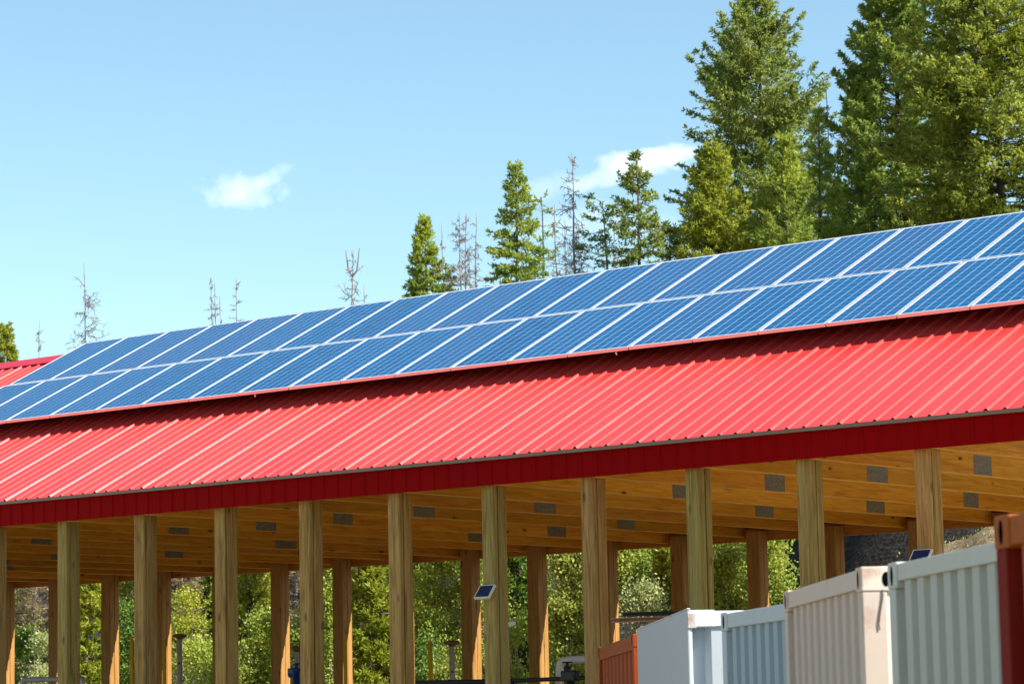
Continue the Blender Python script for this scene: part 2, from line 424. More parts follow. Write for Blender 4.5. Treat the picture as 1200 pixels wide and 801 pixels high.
# fascia (vertical ribbed sheet) with returns top and bottom
def fascia(y, z0, z1, sgn, name):
    mb = MB(); pr2 = []
    x = XL; i = 0
    while x < XR-.2:
        pr2 += [(x-.022, 0), (x-.010, .013), (x+.010, .013), (x+.022, 0), (x+.11, 0)]; x += RIB; i += 1
    n = len(pr2)
    vs_ = [(a_, y+sgn*h, z) for z in (z0, z1) for a_, h in pr2]
    mb.add(vs_, [(i, i+1, n+i+1, n+i) if sgn < 0 else (i, n+i, n+i+1, i+1) for i in range(n-1)])
    mb.box(XL, XR, min(y-sgn*.004, y-sgn*.04), max(y-sgn*.004, y-sgn*.04), z0+.004, z1-.01)
    return part(mb, name, M['red_fascia'])
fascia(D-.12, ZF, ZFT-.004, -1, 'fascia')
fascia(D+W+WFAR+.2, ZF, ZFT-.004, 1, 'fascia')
mb = MB()
mb.prism([(0,0)]*3, 0, 0) if False else None
for s_ in (0, 1):
    yy = (YE, YEF)[s_]; sg = (-1, 1)[s_]
    prof = [(yy+sg*.012, ZE-.008), (yy+sg*.012, ZE-.05), (yy-sg*.085, ZFT-.002), (yy-sg*.085, ZE+.015)]
    if sg > 0: prof = prof[::-1]
    vs_ = [(x, a_, b_) for x in (XL, XR) for a_, b_ in prof]
    mb.add(vs_, [(0,1,5,4),(1,2,6,5),(2,3,7,6),(3,0,4,7),(3,2,1,0),(4,5,6,7)])
part(mb, 'eave_trim', M['bronze'])
# gable ends (red sheet closing the truss triangle at both ends)
mb = MB()
for xg, s_ in ((XL+.05, -1),):
    t = .02
    vs_ = [(xg+q, a_, b_) for q in (0, t*s_) for a_, b_ in ((YE+.1, ZF), (YEF-.1, ZF), (YEF-.1, ZE), (YR, zr-.06), (YE+.1, ZE))]
    mb.add(vs_, [(0,1,2,3,4),(9,8,7,6,5)]+[(i, i+5, (i+1)%5+5, (i+1)%5) for i in range(5)])
part(mb, 'gable_panel', M['red_fascia'])

# near posts: chamfered timbers with a joint groove on the side face
tints = {0:(1.02,1.0,.92), 1:(.86,1.0,.82), 2:(.98,.97,.86), 3:(1.0,.98,.85), 4:(1.06,1.03,.9), 5:(1.08,1.04,.92), 6:(.92,1.06,.88), 7:(1.12,1.02,.94), 8:(.86,1.06,.84), 9:(.93,1.08,.90), 10:(1.18,1.12,.95)}
def post_poly(w, d, groove, gw=.012, gd=.014, ch=.012):
    return [(ch,0),(w-ch,0),(w,ch),(w,groove-gw/2),(w-gd,groove-gw/2),(w-gd,groove+gw/2),(w,groove+gw/2),(w,d-ch),(w-ch,d),(ch,d),(0,d-ch),(0,ch)]
rr = random.Random(11)
for kx in range(-11, 11):
    x = X0+S*kx
    mb = MB().prism(post_poly(WF, WD, WD*rr.uniform(.12, .50), gw=rr.uniform(.010,.026), gd=.03), 0, roof_z(D+.13)-.1)
    o = mb.build('post', M['post'], barn, (x-BX, D-BY, 0))
    i = kx+1
    t = tints.get(i, (1, 1, .9)); o.color = (*[q*.98 for q in t], 1)
    if i in (8, 6, 9): o['label'] = 'greenish treated post'
far_px = {0:117.2,1:185,2:None,3:316,4:386,6:536,7:616,9:784,10:873,11:969}
for j in range(-3, 19):
    x = PF+S*j
    fix = {1:-.07, 4:.03, 6:.03, 11:-.06}.get(j, 0)
    mb = MB().prism([(a_, b_) for a_, b_ in post_poly(WFAR, WFAR, WFAR*.5)]+[], 0, ZF+.10)
    mb2 = MB().box(-.014, -.002, WFAR*.30, WFAR*.7, .2, 2.2)
    o = mb.build('back_post', M['far_post'], barn, (x+fix-BX, D+W-BY, 0))
# back header on the far posts and front header behind the fascia
mb = MB().box(XL, XR, D+W+WFAR+.004, D+W+WFAR+.08, ZF-.045, ZF+.16); part(mb, 'header', M['beam'])
mb = MB().box(XL, XR, D-.075, D-.005, ZF+.02, ZF+.26); part(mb, 'header', M['beam'])
# trusses
plate_px = [(1150,556),(1025,566),(905,575),(790,584.5),(672,600.5),(1138,594),(1028,601),(915,605),(730,622),(645,629),(552,634.5),(492,608),(383,616),(302,622),(202,627.5),(37,640),(25,667),(232,652),(300,645),(392,650),(1176,568)]
plates = {}
for px, py in plate_px:
    p = at_z(px, py, ZF+.015); kk = round((p[0]-(X0+WF+.04))/S); plates.setdefault(kk, []).append(p[1])
for kx in range(-11, 11):
    x = X0+S*kx+WF+.003; r2 = random.Random(kx*7+1)
    z0 = ZF+.014+r2.uniform(-.016, .016)
    y0, y1 = D-.004+.01, D+W+WFAR
    t = empty('truss', (x-BX, 0, 0)); t.parent = barn
    tint = r2.uniform(.78, 1.16)
    def tp(mb, name, mat):
        o = mb.build(name, mat, t, (0, 0, 0)); o.color = (tint, tint*r2.uniform(.94,1.04), tint*r2.uniform(.8,1.1), 1); return o
    th = .076
    yb = y0-BY; ye_ = y1-BY; ym = YR-BY
    ch_ = tp(MB().box(0, th, yb, ye_, z0, z0+.27), 'bottom_chord', M['truss']); bv = ch_.modifiers.new('Bevel', 'BEVEL'); bv.width = .008; bv.segments = 2; ch_.data.materials.append(M['lit_edge']); ch_.data.polygons[0].material_index = 1; bv.material = 1
    zt0 = roof_z(y0)-.18; ztr = roof_z(YR)-.18
    tp(MB().obox((th/2, yb-.05, zt0-.03), (th/2, ym, ztr), th-.006, .14, up=(0,.01,1)), 'top_chord', M['truss'])
    tp(MB().obox((th/2, ye_+.05, zt0-.03), (th/2, ym, ztr), th-.012, .139, up=(0,.01,1)), 'top_chord', M['truss'])
    half = (ye_-yb)/2
    for fa, fb in ((.25,.42),(.5,.42),(.5,.78),(.78,.78)):
        for sg in (0, 1):
            ya = yb+half*fa if sg == 0 else ye_-half*fa
            yc = yb+half*fb if sg == 0 else ye_-half*fb
            tp(MB().obox((th/2, ya, z0+.25), (th/2, yc, roof_z(yc+BY)-.2), th-.018, .09, up=(1,0,0.01)), 'web', M['truss'])
    ys_ = sorted(plates.get(kx, []))
    if not ys_: ys_ = [D+2.6+r2.uniform(-.4,.4), D+6.9+r2.uniform(-.5,.5)]
    for q in ys_:
        if q > D+W: continue
        wpl = r2.uniform(.23, .28)
        tp(MB().box(th-.001, th+.0025, q-BY-wpl*.9, q-BY+wpl*.9, z0+.012, z0+.245), 'nail_plate', M['galv'])
    for q in (D+1.2+r2.uniform(-.2,.2), D+4.4+r2.uniform(-.5,.5)):
        if all(abs(q-w_) > .7 for w_ in ys_):
            tp(MB().box(th-.001, th+.0025, q-BY-.09, q-BY+.09, z0+.17, z0+.262), 'nail_plate', M['galv'])

# ---------------------------------------------------------------- solar array
T = .981
PIT, LEN = 1.0106*T, 1.9426*T
XP = -35.0116*T; LOFF = -.0891*T
Y1, Z1 = (D+2.8585)*T, 4.6515*T+HC
es = np.array([0, CA, SA]); nn = np.array([0, -SA, CA])
Rpv = Matrix.Rotation(A, 4, 'X')
GAP = .014; PW, PL, PT = PIT-GAP, LEN-GAP, .042
LIP = .019
M['backsheet'] = simple('shade_black_backsheet', (.02,.02,.022), .7, 0, .1)  # unseen underside added near-black to deepen the shade below the panels
M['pv'] = pv_mat('solar_cells_under_glass', 6, 12, PW-2*LIP-.028, PL-2*LIP-.034)
def panel(label):
    root = empty('photovoltaic_module', (0,0,0), label, 'solar panel', 'solar panels on the barn roof')
    mbf = MB(); w, l, t = PW/2, PL/2, PT/2
    rect = lambda a, b, z: [(-a,-b,z),(a,-b,z),(a,b,z),(-a,b,z)]
    mbf.add(rect(w,l,-t)+rect(w,l,t)+rect(w-LIP,l-LIP,t)+rect(w-LIP,l-LIP,-t),
            [(q*4+i, q*4+(i+1)%4, ((q+1)%4)*4+(i+1)%4, ((q+1)%4)*4+i) for q in range(4) for i in range(4)])
    mbf.build('frame', M['alu'], root)
    MB().box(-w+LIP+.0005, w-LIP-.0005, -l+LIP+.0005, l-LIP-.0005, t-.008, t-.003).build('glass', M['pv'], root)
    MB().box(-w+LIP+.0005, w-LIP-.0005, -l+LIP+.0005, l-LIP-.0005, -t+.002, t-.012).build('backsheet', M['backsheet'], root)
    return root
def place_panel(src, i, row, label):
    if src is None: root = panel(label)
    else:
        root = src.copy(); C.objects.link(root); root['label'] = label
        for ch in src.children:
            c = ch.copy(); C.objects.link(c); c.parent = root
    x = XP+PIT*(i-.5)+(LOFF if row == 0 else 0)
    p = np.array([x, Y1, Z1])+es*(LEN*(row+.5))-nn*(PT/2)
    root.matrix_world = Matrix.Translation(p) @ Rpv
    return root
ords = ['first','second','third','fourth','fifth','sixth','seventh','eighth','ninth','tenth','eleventh','twelfth','thirteenth','fourteenth','fifteenth','sixteenth','seventeenth','eighteenth','nineteenth','twentieth']
pan0 = None
for row, rn in ((1, 'upper'), (0, 'lower')):
    a_ = 0
    for c_, i in enumerate(range(0, 20)):
        if row == 1: lab = 'blue solar panel in the upper row beside the ridge, %s from the left end' % ords[c_]
        else: lab = 'blue solar panel in the lower row above bare red roofing, %s from the left end' % ords[c_]
        o = place_panel(pan0, i, row, lab)
        if pan0 is None: pan0 = o
rack = empty('mounting_rack', (XP, Y1, Z1), 'aluminium rails and feet holding the solar panels above the red roof', 'mounting rack')
rails, feet, clamps = [], [], []
xa, xb = XP-PIT-.1, XP+PIT*19.05
for sl_ in (.55, 1.45, LEN+.45, LEN+1.5):
    p = np.array([0, Y1, Z1])+es*sl_-nn*(PT+.025)
    rails.append(MB().obox((xa, p[1], p[2]), (xb, p[1], p[2]), .04, .045, up=tuple(nn)))
    x = xa+.5
    while x < xb:
        zz = roof_z(p[1])
        hgt = np.dot(nn, np.array([0, p[1], p[2]])-np.array([0, p[1], zz]))-.024
        q = np.array([x, p[1], p[2]])-nn*.024
        feet.append(MB().obox(q, q-nn*hgt, .05, .05, up=(1,0,0))); x += 1.824
x = xa+.9
while x < xb:
    q = np.array([x, Y1, Z1])-es*.012-nn*(PT+.004)
    clamps.append(MB().obox(q+nn*.0, q-nn*.035, .018, .02, up=(1,0,0))); x += 6.4
off = np.array([XP, Y1, Z1])
for ms_, nm in ((rails, 'rail'), (feet, 'foot'), (clamps, 'clamp')):
    for m_ in ms_:
        m_.v = [tuple(np.array(p)-off) for p in m_.v]; m_.build(nm, M['steel_dark'] if nm == 'foot' else M['alu'], rack)

# ---------------------------------------------------------------- shipping containers
def container(name, label, fpx, npx, ztop, wid, cfg):
    """fpx / npx: photo points of the far and near top corner of the face that runs away from the viewer; wid: length of the sunny near face"""
    far, near = at_z(*fpx, ztop), at_z(*npx, ztop)
    u = near-far; u[2] = 0; ln = np.linalg.norm(u); u = u/ln
    if cfg.get('extend'): ln += cfg['extend']
    vdir = np.array([-u[1], u[0], 0.])
    if np.dot(vdir, RT) < 0: vdir = -vdir
    root = empty(name, (far[0], far[1], 0), label, 'container', 'shipping containers')
    # local frame: x along the shaded face (far -> near), y = into the container, z up
    root.matrix_world = Matrix(((u[0],vdir[0],0,far[0]),(u[1],vdir[1],0,far[1]),(0,0,1,0),(0,0,0,1)))
    flip = np.cross(u, vdir)[2] < 0
    H = ztop; pc = .118; pw = cfg.get('pw', .12)
    paintm = cfg['mat']; railm = cfg.get('rail', paintm); castm = cfg.get('cast', railm)
    def bd(mb, nm, mat, bev=.006):
        if flip: mb.f = [f[::-1] for f in mb.f]
        return mb.build(nm, mat, root, None, bev)
    # corner castings with slots
    for cx in (0, 1):
        for cy in (0, 1):
            x0 = 0 if cx == 0 else ln-.162; y0 = 0 if cy == 0 else wid-.178
            for z0 in (H-pc, 0.02):
                mb = MB().box(x0-.004, x0+.166, y0-.004, y0+.182, z0, z0+pc+.002)
                o = bd(mb, 'corner_casting', castm, .008)
                if z0 > 1 and cfg.get('holes', True):
                    hm = MB()
                    if cy == 0: hm.prism([(x0+.081+.022*math.cos(g), H-pc/2+.045*math.sin(g)) for g in np.linspace(0, 2*PI, 14)[:-1]], 0, .01)
                    if cy == 0: hm.v = [(p[0], -.006+p[2]*.1, p[1]) for p in hm.v]
                    b_ = len(hm.v)
                    if cx == 1:
                        if hm.v: hm.build('casting_hole', M['void'], o)
                        hm = MB(); b_ = 0
                        m2 = MB().prism([(y0+.118+.020*math.cos(g), H-pc/2+.036*math.sin(g)) for g in np.linspace(0, 2*PI, 14)[:-1]], 0, .01)
                        hm.add([(ln+.0045+p[2]*.1, p[0], p[1]) for p in m2.v], m2.f)
                    if hm.v: hm.build('casting_hole', M['void'], o)
    for cx in (0, 1):
        for cy in (0, 1):
            x0 = 0 if cx == 0 else ln-pw; y0 = 0 if cy == 0 else wid-pw
            bd(MB().box(x0, x0+pw, y0, y0+pw, .14, H-pc), 'corner_post', cfg.get('post', railm))
    rh = cfg.get('rh', .10)
    for z0, z1 in ((H-rh, H-.006), (.02, .16)):
        bd(MB().box(.162, ln-.162, .004, .07, z0, z1), 'rail', railm)
        bd(MB().box(.162, ln-.162, wid-.07, wid-.004, z0, z1), 'rail', railm)
        bd(MB().box(.004, .07, .178, wid-.178, z0, z1), 'rail', railm)
        bd(MB().box(ln-.07, ln-.004, .178, wid-.178, z0, z1), 'rail', railm)
    # corrugated or flat walls
    def wall(length, kind, pitch, depth, face):
        a0, a1 = pw, length-pw; pts = []
        if kind == 'flat':
            pts = [(a0, .012), (a1, .012)]
        else:
            n_ = max(2, round((a1-a0)/pitch)); p_ = (a1-a0)/n_
            for i in range(n_):
                a = a0+i*p_
                f_ = cfg.get('frac', (.28,.12,.48))
                pts += [(a, depth+.022), (a+p_*f_[0], depth+.022), (a+p_*(f_[0]+f_[1]), .022), (a+p_*(f_[0]+f_[1]+f_[2]), .022)]
            pts += [(a1, depth+.022)]
        mb = MB(); n_ = len(pts)
        def tf(a, dpt, z):
            return {'side': (a, dpt, z), 'side2': (a, wid-dpt, z), 'end': (ln-dpt, a, z), 'end2': (dpt, a, z)}[face]
        vs_ = [tf(a, d_, z) for z in (.15, H-rh+.004) for a, d_ in pts]+[tf(a, d_+.004, z) for z in (.15, H-rh+.004) for a, d_ in pts]
        fs = [(i, i+1, n_+i+1, n_+i) for i in range(n_-1)]+[(2*n_+i, 3*n_+i, 3*n_+i+1, 2*n_+i+1) for i in range(n_-1)]
        mb.add(vs_, fs); return mb
    if cfg.get('panel'): bd(MB().box(0, ln+.006, -.012, .006, .02, H+.004), 'side_panel', paintm, .004); bd(MB().box(-.004, ln+.010, -.016, .010, H+.0045, H+.016), 'edge_trim', cfg['trim']); bd(MB().box(ln+.0065, ln+.014, -.010, .05, H-.125, H-.02), 'corner_plate', cfg['trim2'])
    sk = cfg.get('side', ('corr', .265, .05)); ek = cfg.get('end', ('corr', .30, .05))
    bd(wall(ln, sk[0], sk[1], sk[2], 'side'), 'side_wall', paintm, 0)
    bd(wall(ln, sk[0], sk[1], sk[2], 'side2'), 'side_wall', paintm, 0)
    bd(wall(wid, ek[0], ek[1], ek[2], 'end'), 'end_wall', cfg.get('endmat', paintm), 0)
    bd(wall(wid, ek[0], ek[1], ek[2], 'end2'), 'end_wall', paintm, 0)
    bd(MB().box(.05, ln-.05, .05, wid-.05, H-.05, H-.02), 'roof_plate', paintm, 0)
    bd(MB().box(.05, ln-.05, .05, wid-.05, .05, .1), 'floor_plate', M['steel_dark'], 0)
    return root, ln
tz = lambda h: HC+h
P_or = cont_paint('orange_container_paint', (.33,.055,.014), .25, rough=.38, spec=.15)
P_wh = cont_paint('pale_blue_white_container_paint', (.45,.49,.52), .10, fade=.12)
P_whr = cont_paint('rusty_white_rail_paint', (.70,.70,.70), .62, rustcol=(.33,.16,.09))
P_bl = cont_paint('blue_grey_container_paint', (.31,.40,.45), .12)
P_blr = cont_paint('grey_blue_rail_paint', (.47,.53,.56), .2)
P_be = cont_paint('beige_container_paint', (.54,.44,.37), .15)
P_ber = cont_paint('beige_rail_paint', (.60,.50,.42), .45, rustcol=(.36,.16,.09))
P_be_lit = cont_paint('sunlit_beige_end_paint', (.88,.80,.68), .08)  # beige lightened on the near end, its sunlight put into the colour
P_gr = cont_paint('pale_green_container_paint', (.43,.445,.395), .08)
P_grr = cont_paint('pale_green_rail_paint', (.50,.51,.46), .12)
P_ru = cont_paint('rust_red_container_paint', (.33,.085,.013), .5, rough=.65, spec=.08, rustcol=(.15,.03,.008))
P_rup = cont_paint('dark_red_post_paint', (.18,.014,.008), .3, rustcol=(.09,.012,.005), rough=.7, spec=.06)
container('shipping_container', 'orange red ribbed shipping container, farthest back beside the barn posts', (701,758), (741.5,742.5), tz(.665), 2.44, {'mat': P_or, 'side': ('corr', .58, .09), 'rh': .14})
container('shipping_container', 'white shipping container with flat pale side and rust along its top edge', (748,738.5), (807,714.8), tz(.68), 2.44, {'mat': P_wh, 'rail': P_whr, 'side': ('flat', 0, 0), 'end': ('corr', .36, .075), 'rh': .115, 'pw': .02, 'holes': False, 'panel': True, 'trim2': cont_paint('rusted_corner_paint', (.62,.60,.58), 1., rustcol=(.34,.15,.08)), 'trim': cont_paint('rusty_edge_paint', (.62,.60,.58), .8, rustcol=(.36,.17,.10))})
container('shipping_container', 'blue grey ribbed shipping container between the white one and the beige one', (845,718), (917,706), tz(.60), 2.44, {'mat': P_bl, 'rail': P_blr, 'side': ('corr', .21, .045), 'extend': .35})
be_ = container('shipping_container', 'beige ribbed shipping container with a bright sunlit end and a slotted rusty corner', (918.5,693), (1009,664), tz(.65), 2.44, {'mat': P_be, 'rail': P_ber, 'endmat': P_be_lit, 'cast': cont_paint('rusted_beige_casting', (.70,.60,.50), .95, rustcol=(.36,.17,.10)), 'side': ('corr', .262, .045), 'end': ('flat', 0, 0)})
be_, bl_ = be_
MB().tube([(bl_+.004,.10,2.44),(bl_+.005,.097,2.40),(bl_+.005,.085,2.34),(bl_+.005,.075,2.28),(bl_+.005,.078,2.25)], .003, 6).build('wire', M['steel_dark'], be_)
container('shipping_container', 'pale green ribbed shipping container in front of the beige one', (1040.5,660.5), (1168,632), tz(.64), 2.44, {'mat': P_gr, 'rail': P_grr, 'side': ('corr', .228, .05), 'frac': (.30,.11,.48), 'extend': .25, 'rh': .085})
container('shipping_container', 'rust red shipping container cut off by the right edge, nearest of all', (1165.5,606), (1200,598), tz(.66), 2.44, {'mat': P_ru, 'post': P_rup, 'cast': P_ru, 'extend': 1.6, 'side': ('corr', .30, .05), 'rh': .11})

# ---------------------------------------------------------------- small things under the roof
def solar_lamp(px, py, w, h, kx, label, face='front'):
    """small tilted solar panel on a bracket screwed to post kx"""
    c = at_Y(px, py, D-.10)
    root = empty('solar_lamp', tuple(c), label, 'solar lamp', 'solar lamps on the posts')
    sh = .42*h
    def q(u_, v_): # panel facing up and towards the open yard, sheared by the view only
        return np.array([u_*w/2, -.0+v_*h*.42, v_*h*.5])
    cs = [q(-1,-1), q(1,-1), q(1,1), q(-1,1)]
    nrm = np.cross(cs[1]-cs[0], cs[3]-cs[0]); nrm = nrm/np.linalg.norm(nrm)
    mb = MB(); o_ = [p for p in cs]+[p-nrm*.03 for p in cs]
    mb.add(o_, [(3,2,1,0),(4,5,6,7),(0,1,5,4),(1,2,6,5),(2,3,7,6),(3,0,4,7)][::1])
    mb.f[0] = (0,1,2,3); mb.f[1] = (7,6,5,4)
    mb.f[2:] = [(0,4,5,1),(1,5,6,2),(2,6,7,3),(3,7,4,0)]
    mb.build('frame', M['cream'], root)
    ins = [p*.86+nrm*.003 for p in cs]; ins2 = [p-nrm*.006 for p in ins]
    MB().add(ins+ins2, [(0,1,2,3),(0,4,5,1),(1,5,6,2),(2,6,7,3),(3,7,4,0)]).build('cell', M['pv_small'], root)
    MB().tube([(0,.02,-.03),(0.02,.06,-.05),(.03,.105,-.05)], .012, 8).build('bracket', M['cream'], root)
    MB().box(-.03,.03,.03,.09,-.06,-.02).build('lamp_head', M['cream'], root, None, .008)
    return root
k = N('small_solar_cell'); M['pv_small'] = k.out(k.bsdf((.010,.016,.05), .3, spec=.5))
solar_lamp(567.5, 692.2, .235, .155, 5, 'small solar lamp with cream frame on a post left of centre')
solar_lamp(1078, 651, .235, .15, 9, 'small solar lamp showing just above the pale green container')

def vertical_px(px, ytop, Y): # top point; the pole stands straight below it
    return at_Y(px, ytop, Y)
def yellow_pole(px, yt, Y, r, label):
    p = vertical_px(px, yt, Y)
    root = empty('yellow_pole', (p[0], p[1], 0), label, 'pole', 'yellow poles under the barn')
    MB().tube([(0,0,0),(0,0,p[2]-.01)], r, 14).build('pole', M['yellow'], root)
    MB().lathe((0,0,p[2]-.012), [(r+.004,0),(r+.004,.012),(r*.6,.022),(0.001,.024)], 14).build('cap', M['yellow'], root)
    MB().lathe((0,0,0), [(r+.08,0),(r+.08,.015),(r+.002,.017)], 14).build('base_plate', M['yellow'], root)
yellow_pole(154.5, 746, D+3.2, .028, 'yellow pole just left of a near post, leftmost of the yellow poles')
yellow_pole(192.6, 748, D+4.5, .030, 'yellow pole right of a near post and left of the grey vent pipe')
yellow_pole(404.5, 751, D+5.0, .028, 'brownish yellow pole in front of a sunlit back post')
yellow_pole(504, 751, D+6.0, .032, 'yellow pole standing alone against pale green leaves')
def vent(px, yt, Y, r, rc, label, mat, capm):
    p = vertical_px(px, yt, Y); h = p[2]
    root = empty('vent_pipe', (p[0], p[1], 0), label, 'vent pipe', 'capped vent pipes under the barn')
    MB().tube([(0,0,0),(0,0,h-.07)], r, 16).build('pipe', mat, root)
    MB().lathe((0,0,h-.10), [(r*1.02,0),(r*1.5,.03),(rc,.04),(rc*1.02,.05),(rc*.98,.075),(rc*.6,.09),(.001,.098)], 20).build('cap', capm, root)
    MB().lathe((0,0,h-.44), [(r,0),(r*1.18,.005),(r*1.18,.035),(r,.04)], 16).build('collar', mat, root)
    MB().tube([(r*.6,-r*.7,h-.49),(r*.9,-r*1.1,h-.49)], .018, 8).build('bolt', M['steel_dark'], root)
vent(210.3, 741.5, D+6.4, .042, .118, 'grey vent pipe with flat dark cap in front of bright foliage', M['grey_pipe'], M['capred'])
vent(348.5, 756, D+7.5, .044, .10, 'brownish vent pipe mostly hidden behind a near post, above the blue valve', M['grey_pipe'], M['capred'])
vent(529.3, 749.5, D+7.5, .042, .12, 'pinkish grey vent pipe with rusty cap beside a dark back post', M['grey_pipe'], M['capred'])
def hoop(pts_px, Y, r, label, mat):
    pts = [at_Y(px, py, Y) for px, py in pts_px]
    b = pts[0].copy(); b[2] = 0; e = pts[-1].copy(); e[2] = 0
    # round the bends
    pl = [b]+pts+[e]; sm = []
    for i in range(len(pl)-1):
        for t in np.linspace(0, 1, 9)[:-1]: sm.append(pl[i]*(1-t)+pl[i+1]*t)
    sm.append(pl[-1]); sm = np.array(sm)
    for _ in range(3):
        s2 = sm.copy(); s2[1:-1] = (sm[:-2]+2*sm[1:-1]+sm[2:])/4; sm = s2
    root = empty('bent_pipe', tuple(b), label, 'pipe', 'bent pipes under the barn')
    MB().tube([tuple(p-b) for p in sm], r, 16, cap=False).build('pipe', mat, root)
    mbf = MB()
    for q in (b, e): mbf.lathe(tuple(q-b), [(r+.06,0),(r+.06,.02),(r,.022)], 16)
    mbf.build('flange', mat, root)
hoop([(26.5,801),(27,796.0),(96,795.0),(97,801)], D+4.0, .040, 'grey bent pipe rising into view at the lower left corner', M['grey_pipe'])
hoop([(655.5,795),(656.5,773.5),(700,771),(701,790)], D+3.5, .055, 'pale bent pipe over a black valve near the orange container', M['pale_pipe'])
# blue valve
p = at_Y(344.5, 787, D+5.2)
root = empty('valve', (p[0], p[1], 0), 'dark blue valve on a pipe half hidden behind a near post', 'valve')
h = p[2]
MB().tube([(.05,0,0),(.05,0,h+.02)], .05, 14).build('pipe', M['blue'], root)
MB().box(-.085,.04,-.06,.06,h-.06,h+.06).build('valve_body', M['blue'], root, None, .012)
mbv = MB().lathe((.05,0,h+.02), [(.07,0),(.07,.03),(.03,.04),(.03,.09),(.06,.095),(.06,.115),(.001,.118)], 14); mbv.tube([(-.02,-.06,h-.08),(-.02,-.06,h-.02)], .03, 10)
mbv.build('handle', M['blue'], root)
# black valve with handwheel on a dark pipe
p = at_Y(667, 787, D+3.3)
root = empty('valve', (p[0], p[1], 0), 'black valve body on the dark pipe below the pale bent pipe', 'valve')
h = p[2]
MB().box(-.09,.12,-.08,.08,h-.12,h+.02).build('valve_body', M['steel_dark'], root, None, .02)
mbv = MB(); mbv.lathe((-.03,0,h+.02), [(.05,0),(.05,.05),(.02,.055),(.02,.10),(.07,.10),(.07,.12),(.001,.122)], 14)
mbv.tube([(.07,0,h),(.12,0,h-.03),(.14,0,h-.09)], .035, 10)
mbv.build('handle', M['steel_dark'], root)
MB().tube([(0.02,0,0),(0.02,0,h-.1)], .05, 12).build('stem', M['steel_dark'], root)
def dark_pipe(a, b, Y, r, label):
    p, q = at_Y(*a, Y), at_Y(*b, Y)
    root = empty('pipe_rail', (p[0], p[1], 0), label, 'pipe', 'dark horizontal pipes under the barn')
    MB().tube([(0,0,p[2]), tuple(q-p+np.array([0,0,p[2]]))], r, 12).build('pipe', M['steel_dark'], root)
    mbl = MB()
    for t in (.1, .9):
        m_ = p*(1-t)+q*t; mbl.tube([tuple(m_-p+np.array([0,0,0])-np.array([0,0,m_[2]-p[2]])), tuple(m_-p+np.array([0,0,p[2]]))], r*.8, 10)
    mbl.build('leg', M['steel_dark'], root)
dark_pipe((488,799.5), (572,798), D+4.6, .035, 'dark horizontal pipe low between two near posts, left of the solar lamp post')
dark_pipe((590,797.5), (700,793), D+3.3, .028, 'dark horizontal pipe passing below the pale bent pipe')
# pale lamp head behind the solar-lamp post
p = at_Y(600, 732, D+2.8)
root = empty('lamp', (p[0], p[1], 0), 'pale rounded lamp head peeking out right of the solar lamp post', 'lamp')
MB().tube([(-.10,.02,0),(-.10,.02,p[2])], .025, 10).build('pole', M['grey_pipe'], root)
MB().tube([(-.12,0,p[2]),(-.04,0,p[2]+.01),(.03,0,p[2]+.035),(.045,0,p[2]+.05)], [.03,.04,.042,.012], 12).build('lamp_head', M['white_lens'], root)
# steel rack with mesh behind the white container
RY = D+2.2
pA, pB = at_Y(727, 719.5, RY+.7), at_Y(812, 717.5, RY+.7)
qA, qB = at_Y(718.5, 726.5, RY), at_Y(800, 723.5, RY)
M['rust_beam'] = cont_paint('flaking_steel_beam_paint', (.46,.27,.20), .8, rustcol=(.06,.06,.08))
root = empty('steel_rack', (qA[0], qA[1], 0), 'dark steel beam rack with wire mesh behind the white container', 'rack')
o_ = np.array([qA[0], qA[1], 0])
def cbeam(a, b, hgt):
    mb = MB(); d = (b-a)
    for z0, z1, y0, y1 in ((0, hgt, .045, .055), (hgt-.012, hgt, -.045, .045), (0, .012, -.045, .045)):
        vs_ = [tuple(e+np.array([0, yy, zz])-o_-np.array([0,0,hgt/2])) for e in (a, b) for yy, zz in ((y0,z0),(y1,z0),(y1,z1),(y0,z1))]
        mb.add(vs_, [(0,3,2,1),(4,5,6,7),(0,1,5,4),(1,2,6,5),(2,3,7,6),(3,0,4,7)])
    return mb
cbeam(pA, pB, .055).build('rear_beam', M['steel_dark'], root)
cbeam(qA, qB, .058).build('front_beam', M['rust_beam'], root)
mb = MB()
for e in (qA+(qB-qA)*.55, qB, pA+(pB-pA)*.6, pB): mb = MB().obox(e-o_-np.array([0,0,.03]), np.array([e[0],e[1],0])-o_, .05, .05, up=(1,0,0)); mb.build('leg', M['rust_beam'], root)
mb = MB(); a_, b_ = qA+(qB-qA)*.09, qB
for i in range(30):
    t = i/29; e = a_*(1-t)+b_*t
    mb.tube([tuple(e-o_+np.array([0,.02,-.04])), tuple(e-o_+np.array([0,.02,-.60]))], .007, 4)
for j in range(9):
    mb.tube([tuple(a_-o_+np.array([0,.025,-.06-j*.06])), tuple(b_-o_+np.array([0,.025,-.06-j*.06]))], .007, 4)
mb.build('wire_mesh', simple('galvanised_wire', (.45,.44,.40), .5, .3), root)

